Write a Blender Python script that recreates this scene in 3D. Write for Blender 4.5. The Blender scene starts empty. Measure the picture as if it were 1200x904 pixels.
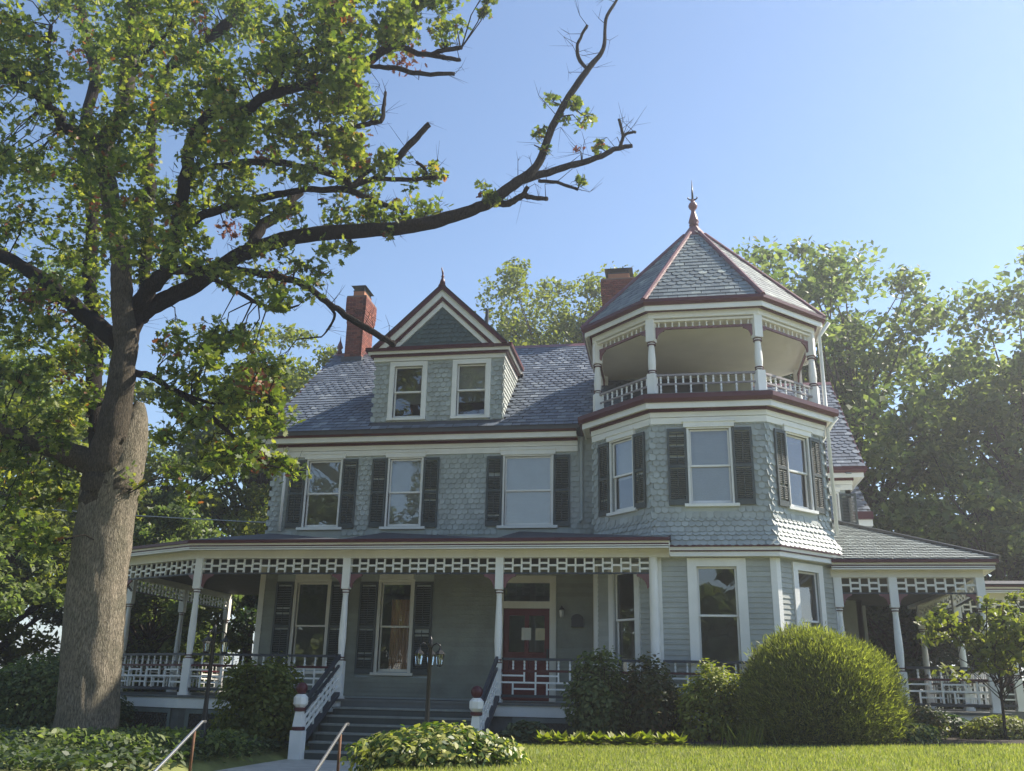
import bpy, math, random
import numpy as np
from mathutils import Vector, Matrix, noise as mnoise

random.seed(7)
rng = np.random.default_rng(11)
scn = bpy.context.scene
COL = scn.collection

# ------------------------------------------------------------------ camera
CAM = np.array([3.63, -19.485, 1.486])
_yaw, _pit, _rol = (math.radians(a) for a in (10.052, 18.462, 1.22))
_F = np.array([-math.sin(_yaw) * math.cos(_pit), math.cos(_yaw) * math.cos(_pit), math.sin(_pit)])
_R0 = np.array([math.cos(_yaw), math.sin(_yaw), 0.0])
_U0 = np.cross(_R0, _F)
_R = math.cos(_rol) * _R0 + math.sin(_rol) * _U0
_U = -math.sin(_rol) * _R0 + math.cos(_rol) * _U0
FPX = 1072.14
cd = bpy.data.cameras.new("camera")
cam = bpy.data.objects.new("camera", cd)
COL.objects.link(cam)
cam.matrix_world = Matrix(((_R[0], _U[0], -_F[0], CAM[0]), (_R[1], _U[1], -_F[1], CAM[1]),
                           (_R[2], _U[2], -_F[2], CAM[2]), (0, 0, 0, 1)))
cd.sensor_width = 36.0
cd.lens = FPX / 1200 * 36
cd.clip_end = 3000
scn.camera = cam


def at(u, v, Y):
    """point on the vertical plane Y = const seen at photo position (u, v) of 1200 x 904"""
    d = _F + _R * (u - 600) / FPX - _U * (v - 452) / FPX
    return CAM + d * (Y - CAM[1]) / d[1]


def perp(u, v, Y):          # metres per photo pixel there
    d = _F + _R * (u - 600) / FPX - _U * (v - 452) / FPX
    return (Y - CAM[1]) / d[1] / FPX


# ------------------------------------------------------------------ sky, sun, exposure
SUN_EL, SUN_AZ = math.radians(43), math.radians(31)      # azimuth from +X towards +Y
world = bpy.data.worlds.new("World")
scn.world = world
world.use_nodes = True
wn = world.node_tree
bg = wn.nodes["Background"]
sky = wn.nodes.new("ShaderNodeTexSky")
sky.sky_type = 'NISHITA'
sky.sun_disc = False
sky.sun_elevation = SUN_EL
sky.sun_rotation = math.pi / 2 - SUN_AZ
sky.air_density = 1.0
sky.dust_density = .05
sky.ozone_density = 1.5
wn.links.new(sky.outputs[0], bg.inputs[0])
bg.inputs[1].default_value = 0.10
sl = bpy.data.lights.new("sun", 'SUN')
sl.energy = 5.0
sl.angle = math.radians(0.6)
sl.color = (1.0, 0.92, 0.79)
so = bpy.data.objects.new("sun", sl)
COL.objects.link(so)
_sd = Vector((math.cos(SUN_EL) * math.cos(SUN_AZ), math.cos(SUN_EL) * math.sin(SUN_AZ), math.sin(SUN_EL)))
so.rotation_euler = _sd.to_track_quat('Z', 'Y').to_euler()
so.location = (20, 15, 30)
vs = scn.view_settings
vs.view_transform = 'Standard'
vs.look = 'None'
vs.exposure = 1.10
vs.gamma = 1.0
scn.cycles.use_denoising = True
scn.cycles.max_bounces = 8
scn.cycles.diffuse_bounces = 4
scn.cycles.transparent_max_bounces = 12
scn.cycles.caustics_reflective = False
scn.cycles.caustics_refractive = False


# ------------------------------------------------------------------ materials
def nt(name):
    m = bpy.data.materials.new(name)
    m.use_nodes = True
    n = m.node_tree.nodes
    return m, n, m.node_tree.links, n["Principled BSDF"]


def rand_value(n, l):
    """a value per piece: per object plus per mesh island"""
    g = n.new("ShaderNodeNewGeometry")
    o = n.new("ShaderNodeObjectInfo")
    a = n.new("ShaderNodeMath"); a.operation = 'ADD'
    l.new(g.outputs["Random Per Island"], a.inputs[0]); l.new(o.outputs["Random"], a.inputs[1])
    f = n.new("ShaderNodeMath"); f.operation = 'FRACT'
    l.new(a.outputs[0], f.inputs[0])
    return f.outputs[0]


def mixrgb(n, l, fac, a, b, mode='MIX'):
    m = n.new("ShaderNodeMix"); m.data_type = 'RGBA'; m.blend_type = mode
    for s, v in ((m.inputs[0], fac), (m.inputs[6], a), (m.inputs[7], b)):
        if hasattr(v, "is_linked"):
            l.new(v, s)
        else:
            s.default_value = v if isinstance(v, (int, float)) else (*v, 1)
    return m.outputs[2]


def noise_tex(n, l, scale, detail=5, stretch=(1, 1, 1), rough=.6):
    tc = n.new("ShaderNodeTexCoord"); mp = n.new("ShaderNodeMapping")
    mp.inputs["Scale"].default_value = stretch
    l.new(tc.outputs["Object"], mp.inputs[0])
    t = n.new("ShaderNodeTexNoise")
    t.inputs["Scale"].default_value = scale; t.inputs["Detail"].default_value = detail
    t.inputs["Roughness"].default_value = rough
    l.new(mp.outputs[0], t.inputs["Vector"])
    return t.outputs[0]


def ramp(n, l, src, stops):
    r = n.new("ShaderNodeValToRGB")
    e = r.color_ramp.elements
    while len(e) < len(stops):
        e.new(.5)
    for k, (p, c) in enumerate(stops):
        e[k].position = p; e[k].color = (*c, 1) if len(c) == 3 else c
    l.new(src, r.inputs[0])
    return r.outputs[0]


def paint(name, col, rough=.55, var=.12, scale=3.0, bump=.15, stain=None, piece=0.0, spec=.4):
    """painted or plain matt surface with weathering noise; piece = random tint per piece"""
    m, n, l, p = nt(name)
    a = noise_tex(n, l, scale)
    d = tuple(c * (1 - var * 1.6) for c in col); b = tuple(min(1, c * (1 + var)) for c in col)
    c = ramp(n, l, a, [(.3, d), (.7, b)])
    if stain:
        s = noise_tex(n, l, scale * .45, 8, (1, 1, .35), .7)
        f = ramp(n, l, s, [(.52, (0, 0, 0)), (.75, (.6, .6, .6))])
        c = mixrgb(n, l, f, c, stain)
    if piece:
        r = rand_value(n, l)
        g = ramp(n, l, r, [(0, (1 - piece,) * 3), (1, (1 + piece * .6,) * 3)])
        c = mixrgb(n, l, 1.0, c, g, 'MULTIPLY')
    l.new(c, p.inputs["Base Color"])
    p.inputs["Roughness"].default_value = rough
    p.inputs["Specular IOR Level"].default_value = spec
    if bump:
        bt = noise_tex(n, l, scale * 9, 6)
        bm = n.new("ShaderNodeBump"); bm.inputs["Strength"].default_value = bump
        bm.inputs["Distance"].default_value = .02
        l.new(bt, bm.inputs["Height"]); l.new(bm.outputs[0], p.inputs["Normal"])
    return m


def slate_mat(name="slate", f=(1, 1, 1)):
    m, n, l, p = nt(name)
    r = rand_value(n, l)
    st = [(0, (.095, .108, .128)), (.3, (.135, .152, .175)), (.6, (.17, .19, .215)), (.8, (.15, .165, .19)), (.94, (.23, .25, .265)), (1, (.32, .33, .335))]
    c = ramp(n, l, r, [(q, tuple(a * b for a, b in zip(col, f))) for q, col in st])
    a = noise_tex(n, l, 6)
    c = mixrgb(n, l, 1.0, c, ramp(n, l, a, [(.3, (.7, .7, .7)), (.7, (1.2, 1.2, 1.2))]), 'MULTIPLY')
    l.new(c, p.inputs["Base Color"])
    p.inputs["Roughness"].default_value = .5
    bt = noise_tex(n, l, 25, 6)
    bm = n.new("ShaderNodeBump"); bm.inputs["Strength"].default_value = .35; bm.inputs["Distance"].default_value = .02
    l.new(bt, bm.inputs["Height"]); l.new(bm.outputs[0], p.inputs["Normal"])
    return m


def brick_mat():
    m, n, l, p = nt("brick")
    r = rand_value(n, l)
    c = ramp(n, l, r, [(0, (.12, .028, .02)), (.5, (.19, .046, .03)), (.85, (.25, .075, .045)), (1, (.08, .024, .02))])
    a = noise_tex(n, l, 14)
    c = mixrgb(n, l, 1.0, c, ramp(n, l, a, [(.3, (.7, .7, .7)), (.7, (1.15, 1.15, 1.15))]), 'MULTIPLY')
    l.new(c, p.inputs["Base Color"]); p.inputs["Roughness"].default_value = .85
    return m


def glass_mat(name="window_glass"):
    m, n, l, p = nt(name)
    n.remove(p)
    fr = n.new("ShaderNodeFresnel"); fr.inputs[0].default_value = 1.55
    mul = n.new("ShaderNodeMath"); mul.operation = 'MULTIPLY_ADD'; mul.inputs[1].default_value = 1.5; mul.inputs[2].default_value = .06
    mul.use_clamp = True
    l.new(fr.outputs[0], mul.inputs[0])
    t = n.new("ShaderNodeBsdfTransparent"); t.inputs[0].default_value = (.82, .86, .85, 1)
    g = n.new("ShaderNodeBsdfGlossy"); g.inputs["Roughness"].default_value = .015
    g.inputs["Color"].default_value = (.95, .97, 1, 1)
    bt = noise_tex(n, l, 1.3, 2)
    bm = n.new("ShaderNodeBump"); bm.inputs["Strength"].default_value = .12; bm.inputs["Distance"].default_value = .03
    l.new(bt, bm.inputs["Height"]); l.new(bm.outputs[0], g.inputs["Normal"])
    mx = n.new("ShaderNodeMixShader")
    l.new(mul.outputs[0], mx.inputs[0]); l.new(t.outputs[0], mx.inputs[1]); l.new(g.outputs[0], mx.inputs[2])
    l.new(mx.outputs[0], n["Material Output"].inputs[0])
    return m


def leaf_mat(name, stops, trans=.45, rough=.5, tcol=None):
    """stops: colour ramp over the random value of each leaf"""
    m, n, l, p = nt(name)
    r = rand_value(n, l)
    c = ramp(n, l, r, stops)
    l.new(c, p.inputs["Base Color"])
    p.inputs["Roughness"].default_value = rough
    p.inputs["Specular IOR Level"].default_value = .35
    t = n.new("ShaderNodeBsdfTranslucent")
    tc = mixrgb(n, l, 1.0, c, tcol or (1.5, 1.7, .55), 'MULTIPLY')
    l.new(tc, t.inputs[0])
    mx = n.new("ShaderNodeMixShader"); mx.inputs[0].default_value = trans
    l.new(p.outputs[0], mx.inputs[1]); l.new(t.outputs[0], mx.inputs[2])
    l.new(mx.outputs[0], n["Material Output"].inputs[0])
    return m


def bark_mat(name, dark, light, scale=1.0):
    m, n, l, p = nt(name)
    tc = n.new("ShaderNodeTexCoord"); mp = n.new("ShaderNodeMapping")
    mp.inputs["Scale"].default_value = (14 * scale, 14 * scale, 2.6 * scale)
    l.new(tc.outputs["Object"], mp.inputs[0])
    v = n.new("ShaderNodeTexVoronoi"); v.feature = 'DISTANCE_TO_EDGE'; v.inputs["Scale"].default_value = 1.0
    nz = n.new("ShaderNodeTexNoise"); nz.inputs["Scale"].default_value = 2.0; nz.inputs["Detail"].default_value = 6
    l.new(mp.outputs[0], nz.inputs["Vector"])
    ad = n.new("ShaderNodeVectorMath"); ad.operation = 'ADD'
    l.new(mp.outputs[0], ad.inputs[0]); l.new(nz.outputs["Color"], ad.inputs[1])
    l.new(ad.outputs[0], v.inputs["Vector"])
    f = ramp(n, l, v.outputs["Distance"], [(0, (0, 0, 0)), (.20, (.7, .7, .7)), (.6, (1, 1, 1))])
    fn = noise_tex(n, l, 30 * scale, 6, (1, 1, .3), .7)
    f = mixrgb(n, l, .5, f, ramp(n, l, fn, [(.35, (0, 0, 0)), (.65, (1, 1, 1))]))
    c = mixrgb(n, l, f, dark, light)
    big = noise_tex(n, l, 2.2, 5)
    c = mixrgb(n, l, 1.0, c, ramp(n, l, big, [(.3, (.7, .72, .66)), (.7, (1.2, 1.15, 1.1))]), 'MULTIPLY')
    l.new(c, p.inputs["Base Color"]); p.inputs["Roughness"].default_value = .95
    p.inputs["Specular IOR Level"].default_value = .1
    bm = n.new("ShaderNodeBump"); bm.inputs["Strength"].default_value = .9; bm.inputs["Distance"].default_value = .04
    l.new(f, bm.inputs["Height"]); l.new(bm.outputs[0], p.inputs["Normal"])
    return m


GREY = (.43, .465, .445)
M = dict(
    wall=paint("grey_green_siding", GREY, .6, .08, 2.0, .2, (.38, .40, .37)),
    shingle=paint("painted_shingle", GREY, .62, .10, 2.0, .25, (.34, .365, .345), .16),
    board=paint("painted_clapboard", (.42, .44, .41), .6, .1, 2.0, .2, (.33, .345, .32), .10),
    porch_board=paint("shaded_porch_clapboard", (.27, .285, .235), .6, .12, 2.0, .2, (.20, .205, .165), .09),  # olive siding, with the porch's shade put into a darker colour
    dark_shingle=paint("dark_green_shingle", (.095, .135, .138), .6, .1, 2.0, .25, None, .12),
    white=paint("white_trim", (.88, .87, .83), .5, .04, 1.5, .12, (.70, .68, .62)),
    cream=paint("cream_soffit", (.80, .76, .66), .6, .06, 1.5, .1, (.66, .6, .5)),
    ceiling=paint("cream_ceiling", (.84, .79, .69), .6, .05, 1.0, .05, (.74, .68, .58)),
    maroon=paint("maroon_trim", (.080, .013, .020), .42, .12, 2.0, .1),
    rose=paint("weathered_maroon_metal", (.19, .08, .088), .45, .15, 3.0, .1, (.27, .15, .15)),
    shutter=paint("dark_green_shutter", (.068, .084, .082), .55, .15, 3.0, .15, (.10, .115, .11)),
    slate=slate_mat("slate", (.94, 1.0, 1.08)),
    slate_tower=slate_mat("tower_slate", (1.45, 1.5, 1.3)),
    slate_bed=paint("roof_underlay", (.08, .085, .095), .7),
    roof_dark=paint("porch_roofing", (.06, .065, .08), .7, .2, 2.5, .4, (.10, .10, .11)),
    brick=brick_mat(),
    mortar=paint("mortar", (.22, .13, .10), .95),
    flue=paint("clay_flue", (.40, .17, .085), .8),
    metal=paint("galvanised_metal", (.32, .33, .34), .35, .1, 4, .05),
    dark_metal=paint("dark_metal", (.03, .031, .033), .4, .1, 4, .05),
    black=paint("black_iron", (.012, .013, .014), .38, .1, 4, .05),
    deck=paint("grey_deck_paint", (.13, .14, .135), .6, .12, 2, .2),
    step=paint("dark_step_paint", (.07, .085, .08), .55, .15, 2, .2),
    nosing=paint("worn_tread", (.26, .28, .26), .6, .15, 4, .2),
    rail=paint("slate_blue_rail", (.045, .055, .07), .45, .12, 3, .1),
    loggia_rail=paint("weathered_rail", (.30, .27, .27), .55, .12, 3, .1),
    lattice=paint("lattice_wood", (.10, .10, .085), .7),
    green_frame=paint("grey_green_frame", (.17, .20, .185), .6),
    door=paint("red_door", (.13, .012, .016), .35, .12, 3, .1),
    glass=glass_mat(),
    blind=paint("white_blind", (.74, .74, .72), .6, .04),
    reflection_cloth=paint("amber_reflection", (.78, .46, .26), .8, .1),  # amber reflection in the pane, painted as a cloth colour
    paper=paint("paper", (.72, .70, .60), .8, .04),
    interior=paint("interior", (.10, .09, .075), .9),
    concrete=paint("concrete", (.46, .45, .41), .9, .12, 3, .3, (.2, .19, .17)),
    stone=paint("foundation", (.14, .15, .14), .9, .2, 3, .4),
    soil=paint("soil", (.035, .026, .018), 1.0, .3, 4, .6),
    steel=paint("steel_pipe", (.5, .5, .5), .25, .05, 4, .02),
    rust=paint("rusty_post", (.13, .06, .03), .8, .3, 8, .2),
    lawn=paint("lawn_ground", (.18, .20, .06), .95, .35, 1.2, .5, (.13, .12, .05)),
    asphalt=paint("asphalt", (.10, .10, .098), .95, .2, 3, .4),
    lamp_glass=paint("lamp_glass", (.45, .45, .40), .1, .05, 4, 0, spec=.8),
)
M["metal"].node_tree.nodes["Principled BSDF"].inputs["Metallic"].default_value = .8
M["steel"].node_tree.nodes["Principled BSDF"].inputs["Metallic"].default_value = .9


# ------------------------------------------------------------------ mesh helpers
def link(o, parent=None):
    COL.objects.link(o)
    if parent is not None:
        o.parent = parent
        if parent.get("_root"):
            o.matrix_parent_inverse = Matrix.Translation(-parent.location)
    return o


def thing(name, loc, label, cat, group=None):
    o = bpy.data.objects.new(name, None)
    o.empty_display_size = .3
    o.location = loc
    o["_root"] = 1
    o["label"] = label; o["category"] = cat
    if group:
        o["group"] = group
    COL.objects.link(o)
    return o


def tag(o, label=None, cat=None, group=None, kind=None):
    for k, v in (("label", label), ("category", cat), ("group", group), ("kind", kind)):
        if v:
            o[k] = v
    return o


class MB:
    def __init__(s):
        s.v = []; s.f = []

    def add(s, vs, fs):
        b = len(s.v)
        s.v.extend([tuple(float(c) for c in q) for q in vs])
        s.f.extend([tuple(i + b for i in q) for q in fs])
        return s

    def box(s, x0, x1, y0, y1, z0, z1):
        return s.add([(x, y, z) for z in (z0, z1) for y in (y0, y1) for x in (x0, x1)],
                     [(0, 2, 3, 1), (4, 5, 7, 6), (0, 1, 5, 4), (2, 6, 7, 3), (0, 4, 6, 2), (1, 3, 7, 5)])

    def obox(s, O, u, w, n, a0, a1, b0, b1, c0, c1):
        """box in a frame: a along u, b along w, c along n"""
        O, u, w, n = (np.array(q, float) for q in (O, u, w, n))
        vs = [O + u * a + w * b + n * c for c in (c0, c1) for b in (b0, b1) for a in (a0, a1)]
        return s.add(vs, [(0, 2, 3, 1), (4, 5, 7, 6), (0, 1, 5, 4), (2, 6, 7, 3), (0, 4, 6, 2), (1, 3, 7, 5)])

    def bar(s, p, q, w, h, up=(0, 0, 1)):
        """straight bar from p to q with section w x h"""
        p, q = np.array(p, float), np.array(q, float)
        d = q - p; L = np.linalg.norm(d); d /= L
        r = np.cross(d, up); r /= np.linalg.norm(r); t = np.cross(r, d)
        return s.obox(p, d, r, t, 0, L, -w / 2, w / 2, -h / 2, h / 2)

    def prism(s, poly, vec):
        k = len(poly); vec = np.array(vec, float)
        vs = [np.array(q, float) for q in poly]; vs += [q + vec for q in vs]
        fs = [tuple(range(k - 1, -1, -1)), tuple(range(k, 2 * k))]
        fs += [(i, (i + 1) % k, (i + 1) % k + k, i + k) for i in range(k)]
        return s.add(vs, fs)

    def tube(s, pts, rad, n=8, cap=True):
        pts = [np.array(q, float) for q in pts]
        if not hasattr(rad, "__len__"):
            rad = [rad] * len(pts)
        vs = []; fs = []
        ref = None
        for i, q in enumerate(pts):
            d = pts[min(i + 1, len(pts) - 1)] - pts[max(i - 1, 0)]
            d = d / (np.linalg.norm(d) + 1e-12)
            if ref is None:
                ref = np.array([1., 0, 0]) if abs(d[0]) < .8 else np.array([0, 1., 0])
            a = ref - d * (ref @ d); a /= np.linalg.norm(a); ref = a
            b = np.cross(d, a)
            for k in range(n):
                t = 2 * math.pi * k / n
                vs.append(q + (a * math.cos(t) + b * math.sin(t)) * rad[i])
        for i in range(len(pts) - 1):
            for k in range(n):
                fs.append((i * n + k, i * n + (k + 1) % n, (i + 1) * n + (k + 1) % n, (i + 1) * n + k))
        if cap:
            fs.append(tuple(range(n - 1, -1, -1))); m = (len(pts) - 1) * n
            fs.append(tuple(range(m, m + n)))
        return s.add(vs, fs)

    def lathe(s, prof, o, n=14):
        """prof: (radius, z) from bottom to top"""
        o = np.array(o, float)
        vs = []; fs = []
        for r, z in prof:
            for k in range(n):
                t = 2 * math.pi * (k + .5) / n
                vs.append(o + (r * math.cos(t), r * math.sin(t), z))
        for i in range(len(prof) - 1):
            for k in range(n):
                fs.append((i * n + k, i * n + (k + 1) % n, (i + 1) * n + (k + 1) % n, (i + 1) * n + k))
        fs.append(tuple(range(n - 1, -1, -1))); m = (len(prof) - 1) * n
        fs.append(tuple(range(m, m + n)))
        return s.add(vs, fs)

    def sweep(s, path, prof, closed=False):
        """closed profile [(out, z)] along a horizontal path, mitred; out = right-hand side"""
        P = [np.array(q, float) for q in path]; N = len(P)
        offs = []
        for i in range(N):
            ds = []
            if closed or i > 0:
                ds.append(P[i] - P[(i - 1) % N])
            if closed or i < N - 1:
                ds.append(P[(i + 1) % N] - P[i])
            ns = [np.array([d[1], -d[0]]) / np.linalg.norm(d) for d in ds]
            m = sum(ns) / len(ns); m = m / (m @ m)
            offs.append(m)
        k = len(prof)
        vs = [(P[i][0] + offs[i][0] * o, P[i][1] + offs[i][1] * o, z) for i in range(N) for o, z in prof]
        fs = []
        for i in range(N if closed else N - 1):
            j = (i + 1) % N
            for a in range(k):
                b = (a + 1) % k
                fs.append((i * k + a, j * k + a, j * k + b, i * k + b))
        if not closed:
            fs.append(tuple(range(k - 1, -1, -1))); fs.append(tuple(range((N - 1) * k, N * k)))
        return s.add(vs, fs)

    def mesh(s, name, mat, smooth=False):
        me = bpy.data.meshes.new(name)
        me.from_pydata(s.v, [], s.f)
        me.materials.append(M[mat] if isinstance(mat, str) else mat)
        if smooth:
            me.polygons.foreach_set("use_smooth", [True] * len(me.polygons))
        me.update()
        return me

    def build(s, name, mat, parent=None, smooth=False, **kw):
        o = bpy.data.objects.new(name, s.mesh(name, mat, smooth))
        link(o, parent)
        return tag(o, **kw)


def put(me, name, M4, parent):
    o = bpy.data.objects.new(name, me)
    o.matrix_basis = M4
    return link(o, parent)


def np_mesh(name, V, k, mat, parent=None, smooth=False, **kw):
    """mesh of len(V)/k separate k-gons"""
    V = np.asarray(V, np.float32).reshape(-1, 3)
    nv = len(V); nf = nv // k
    me = bpy.data.meshes.new(name)
    me.vertices.add(nv); me.vertices.foreach_set("co", V.ravel())
    me.loops.add(nv); me.loops.foreach_set("vertex_index", np.arange(nv, dtype=np.int32))
    me.polygons.add(nf); me.polygons.foreach_set("loop_start", np.arange(0, nv, k, dtype=np.int32))
    if smooth:
        me.polygons.foreach_set("use_smooth", np.ones(nf, bool))
    me.materials.append(M[mat] if isinstance(mat, str) else mat)
    me.update(calc_edges=True)
    o = bpy.data.objects.new(name, me)
    link(o, parent)
    return tag(o, **kw)


# ------------------------------------------------------------------ the house: dimensions
Wy = 2.38                    # front wall of the main block
DECK = 1.26
TX, TY, TH, TS = 4.515, 0.151, 1.215, 1.393      # tower: centre x, front y, half front face, diagonal run
TC = (TX, TY + TH + TS)
TOWER = [(TX - TH - TS, Wy), (TX - TH - TS, TY + TS), (TX - TH, TY), (TX + TH, TY), (TX + TH + TS, TY + TS), (TX + TH + TS, 4.1)]
OCT = [(TX - TH - TS, TY + TS), (TX - TH, TY), (TX + TH, TY), (TX + TH + TS, TY + TS), (TX + TH + TS, TY + TS + 2 * TH),
       (TX + TH, TY + 2 * TS + 2 * TH), (TX - TH, TY + 2 * TS + 2 * TH), (TX - TH - TS, TY + TS + 2 * TH)]
house = thing("house", (0, 6, .2), "grey-green shingled house with octagonal corner tower, maroon trim and wraparound porch", "house")
Z = np.array([0, 0, 1.0])


class Face:
    """vertical wall face: origin at its left end, u to the right seen from outside, n outward"""
    def __init__(s, a, b):
        s.O = np.array([a[0], a[1], 0.]); d = np.array([b[0] - a[0], b[1] - a[1], 0.])
        s.L = np.linalg.norm(d); s.u = d / s.L; s.n = np.array([s.u[1], -s.u[0], 0.])

    def p(s, a, z, c=0):
        return s.O + s.u * a + Z * z + s.n * c

    def wall(s, mb, z0, z1, holes, t=.15):
        xs = sorted({0, s.L, *[h[0] for h in holes], *[h[1] for h in holes]})
        zs = sorted({z0, z1, *[h[2] for h in holes], *[h[3] for h in holes]})
        zs = [q for q in zs if z0 <= q <= z1]
        for i in range(len(xs) - 1):
            run = None
            for j in range(len(zs) - 1):
                cx, cz = (xs[i] + xs[i + 1]) / 2, (zs[j] + zs[j + 1]) / 2
                hit = any(h[0] < cx < h[1] and h[2] < cz < h[3] for h in holes)
                if not hit:
                    run = (run[0], zs[j + 1]) if run else (zs[j], zs[j + 1])
                if run and (hit or j == len(zs) - 2):
                    mb.obox(s.O, s.u, Z, s.n, xs[i], xs[i + 1], run[0], run[1], -t, 0)
                    run = None
        return mb


# ---- pieces laid on a plane: fish-scale shingles, slates --------------------------------
def scale_mesh(name, w, h, t, mat, kind):
    """one piece: origin at the middle of its lower edge, x across, y up, z out; lower end proud"""
    hw = w * .478
    if kind == "round":
        out = [(-hw, h * 1.25), (-hw, h * .46)]
        out += [(-hw * math.cos(a), h * .46 - h * .46 * math.sin(a) ** .85) for a in (math.pi * k / 8 for k in range(1, 8))]
        out += [(hw, h * .46), (hw, h * 1.25)]
    elif kind == "cut":
        out = [(-hw, h * 1.25), (-hw, h * .42), (-hw * .5, 0), (hw * .5, 0), (hw, h * .42), (hw, h * 1.25)]
    else:
        out = [(-hw, h * 1.25), (-hw, 0), (hw, 0), (hw, h * 1.25)]
    k = len(out)
    def zz(y):
        return t * 1.6 * (1 - y / (h * 1.25)) + .003
    vs = [(x, y, zz(y)) for x, y in out] + [(x, y, zz(y) - t * .38) for x, y in out]
    fs = [tuple(range(k))] + [(i + 1, i, i + k, i + 1 + k) for i in range(k - 1)]
    me = bpy.data.meshes.new(name)
    me.from_pydata(vs, [], fs)
    me.materials.append(M[mat])
    me.update()
    return me


PIECES = {}      # name -> list of (score, mesh, matrix, parent)


def lay(name, meshes, O, u, v, polys, w, h, parent, holes=(), jitter=.004, rows=None, score=1.0, phase=0):
    """lay pieces on the plane O + u a + v b inside the polygon (a, b), skipping rectangles"""
    O, u, v = (np.array(q, float) for q in (O, u, v))
    n = np.cross(u, v)
    A = np.array(polys); a0, b0 = A.min(0); a1, b1 = A.max(0)

    def inside(x, y):
        r = False; k = len(A)
        for i in range(k):
            xa, ya = A[i]; xb, yb = A[(i + 1) % k]
            if (ya > y) != (yb > y) and x < (xb - xa) * (y - ya) / (yb - ya) + xa:
                r = not r
        return r
    j = 0; b = b0
    while b < b1:
        off = (.5 if j % 2 else 0) * w
        a = a0 + off - w * .5 * phase
        while a < a1 + w * .5:
            ca, cb = a, b + h * .5
            if inside(ca, cb) and not any(q[0] - w * .12 < ca < q[1] + w * .12 and q[2] - h * .45 < cb < q[3] + h * .35 for q in holes):
                me = meshes if not isinstance(meshes, (list, tuple)) else meshes[rows(j) if rows else 0]
                da, db = random.gauss(0, jitter), random.gauss(0, jitter)
                ang = random.gauss(0, .012)
                uu = u * math.cos(ang) + v * math.sin(ang); vv = v * math.cos(ang) - u * math.sin(ang)
                P = O + u * (a + da) + v * (b + db)
                m4 = Matrix(((uu[0], vv[0], n[0], P[0]), (uu[1], vv[1], n[1], P[1]), (uu[2], vv[2], n[2], P[2]), (0, 0, 0, 1)))
                d = CAM - P; L = np.linalg.norm(d)
                PIECES.setdefault(name, []).append((score * max(0, float(d @ n) / L) / L ** 2, me, m4, parent))
            a += w
        b += h; j += 1


def flush_pieces(limit=290):
    for name, lst in PIECES.items():
        lst.sort(key=lambda q: -q[0])
        for _, me, m4, par in lst[:limit]:
            put(me, name, m4, par)
        rest = {}
        for _, me, m4, par in lst[limit:]:
            rest.setdefault(par, []).append((me, m4))
        for par, its in rest.items():
            mb = MB()
            for me, m4 in its:
                mb.add([m4 @ q.co for q in me.vertices], [tuple(p.vertices) for p in me.polygons])
            me0 = its[0][0]
            o = mb.build(name + "_field", me0.materials[0], par)
            o["kind"] = "stuff"


SH_W, SH_H = .146, .128
sh_round = scale_mesh("shingle", SH_W, SH_H, .019, "shingle", "round")
sh_dark = scale_mesh("shingle", SH_W, SH_H, .019, "dark_shingle", "round")
SL_W, SL_H = .215, .185
sl_set = [scale_mesh("slate", SL_W, SL_H, .013, "slate", k) for k in ("square", "cut")]
sl_tower = [scale_mesh("slate", SL_W, SL_H, .011, "slate_tower", k) for k in ("square", "cut")]
slate_rows = lambda j: 0 if j % 10 in (0, 1, 2, 3) else 1


# ------------------------------------------------------------------ ground
def ground_z(x, y):
    sm = lambda a, b, t: (lambda q: q * q * (3 - 2 * q))(min(1, max(0, (t - a) / (b - a))))
    right = .54 + .028 * max(0, min(x, 12)) + .02 * sm(-6, -2, y)
    left = .36 + .05 * sm(-6, -9, x)
    walk = .17
    z = left + (walk - left) * sm(-4.0, -3.5, x)
    z = z + (right - z) * sm(-.45, .15, x)
    bank = sm(-8.5, -14.0, y)                          # bank down to the pavement
    wk = sm(-4.0, -3.5, x) * (1 - sm(-.45, .15, x))
    bank = bank + (sm(-6.0, -8.0, y) - bank) * wk
    z = z + (-.35 - z) * bank
    z = z + (.25 - z) * sm(1.5, 4, y)
    return z


def build_ground():
    xs = sorted({*np.arange(-14, 16.01, .35).round(3), -400, -200, -100, -60, -40, -28, -20, -17, 19, 23, 30, 45, 70, 110, 200, 400})
    ys = sorted({*np.arange(-16, 6.01, .35).round(3), -400, -200, -110, -70, -45, -30, -22, -18, 8, 12, 20, 35, 60, 110, 200, 400, 700})
    mb = MB()
    nx = len(xs)
    mb.add([(x, y, ground_z(x, y) + (.012 * mnoise.noise(Vector((x * 1.1, y * 1.1, 0))) if abs(x) < 16 and y > -12 and not -3.9 < x < 0 else 0)) for y in ys for x in xs],
           [(j * nx + i, j * nx + i + 1, (j + 1) * nx + i + 1, (j + 1) * nx + i) for j in range(len(ys) - 1) for i in range(nx - 1)])
    mb.build("lawn", "lawn", smooth=True, kind="structure")


build_ground()
# path of concrete slabs to the steps, and the lower steps with it
walk = MB().box(-3.62, -.30, -6.0, -1.95, .05, .176).build("path", "soil", kind="structure")
slab = MB()
yy = -1.98
while yy > -5.3:
    for k, (xa, xb) in enumerate(((-3.60, -1.97), (-1.95, -.32))):
        MB().box(xa, xb, yy - .98, yy, .15, .20 + random.uniform(-.003, .004)).build("slab", "concrete", walk)
    yy -= 1.0
pav = MB().box(-60, 60, -21.5, -14.2, -.60, -.335).build("pavement", "concrete", kind="structure")
road = MB().box(-200, 200, -31, -21.6, -.7, -.345).build("road", "asphalt", kind="structure")
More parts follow.
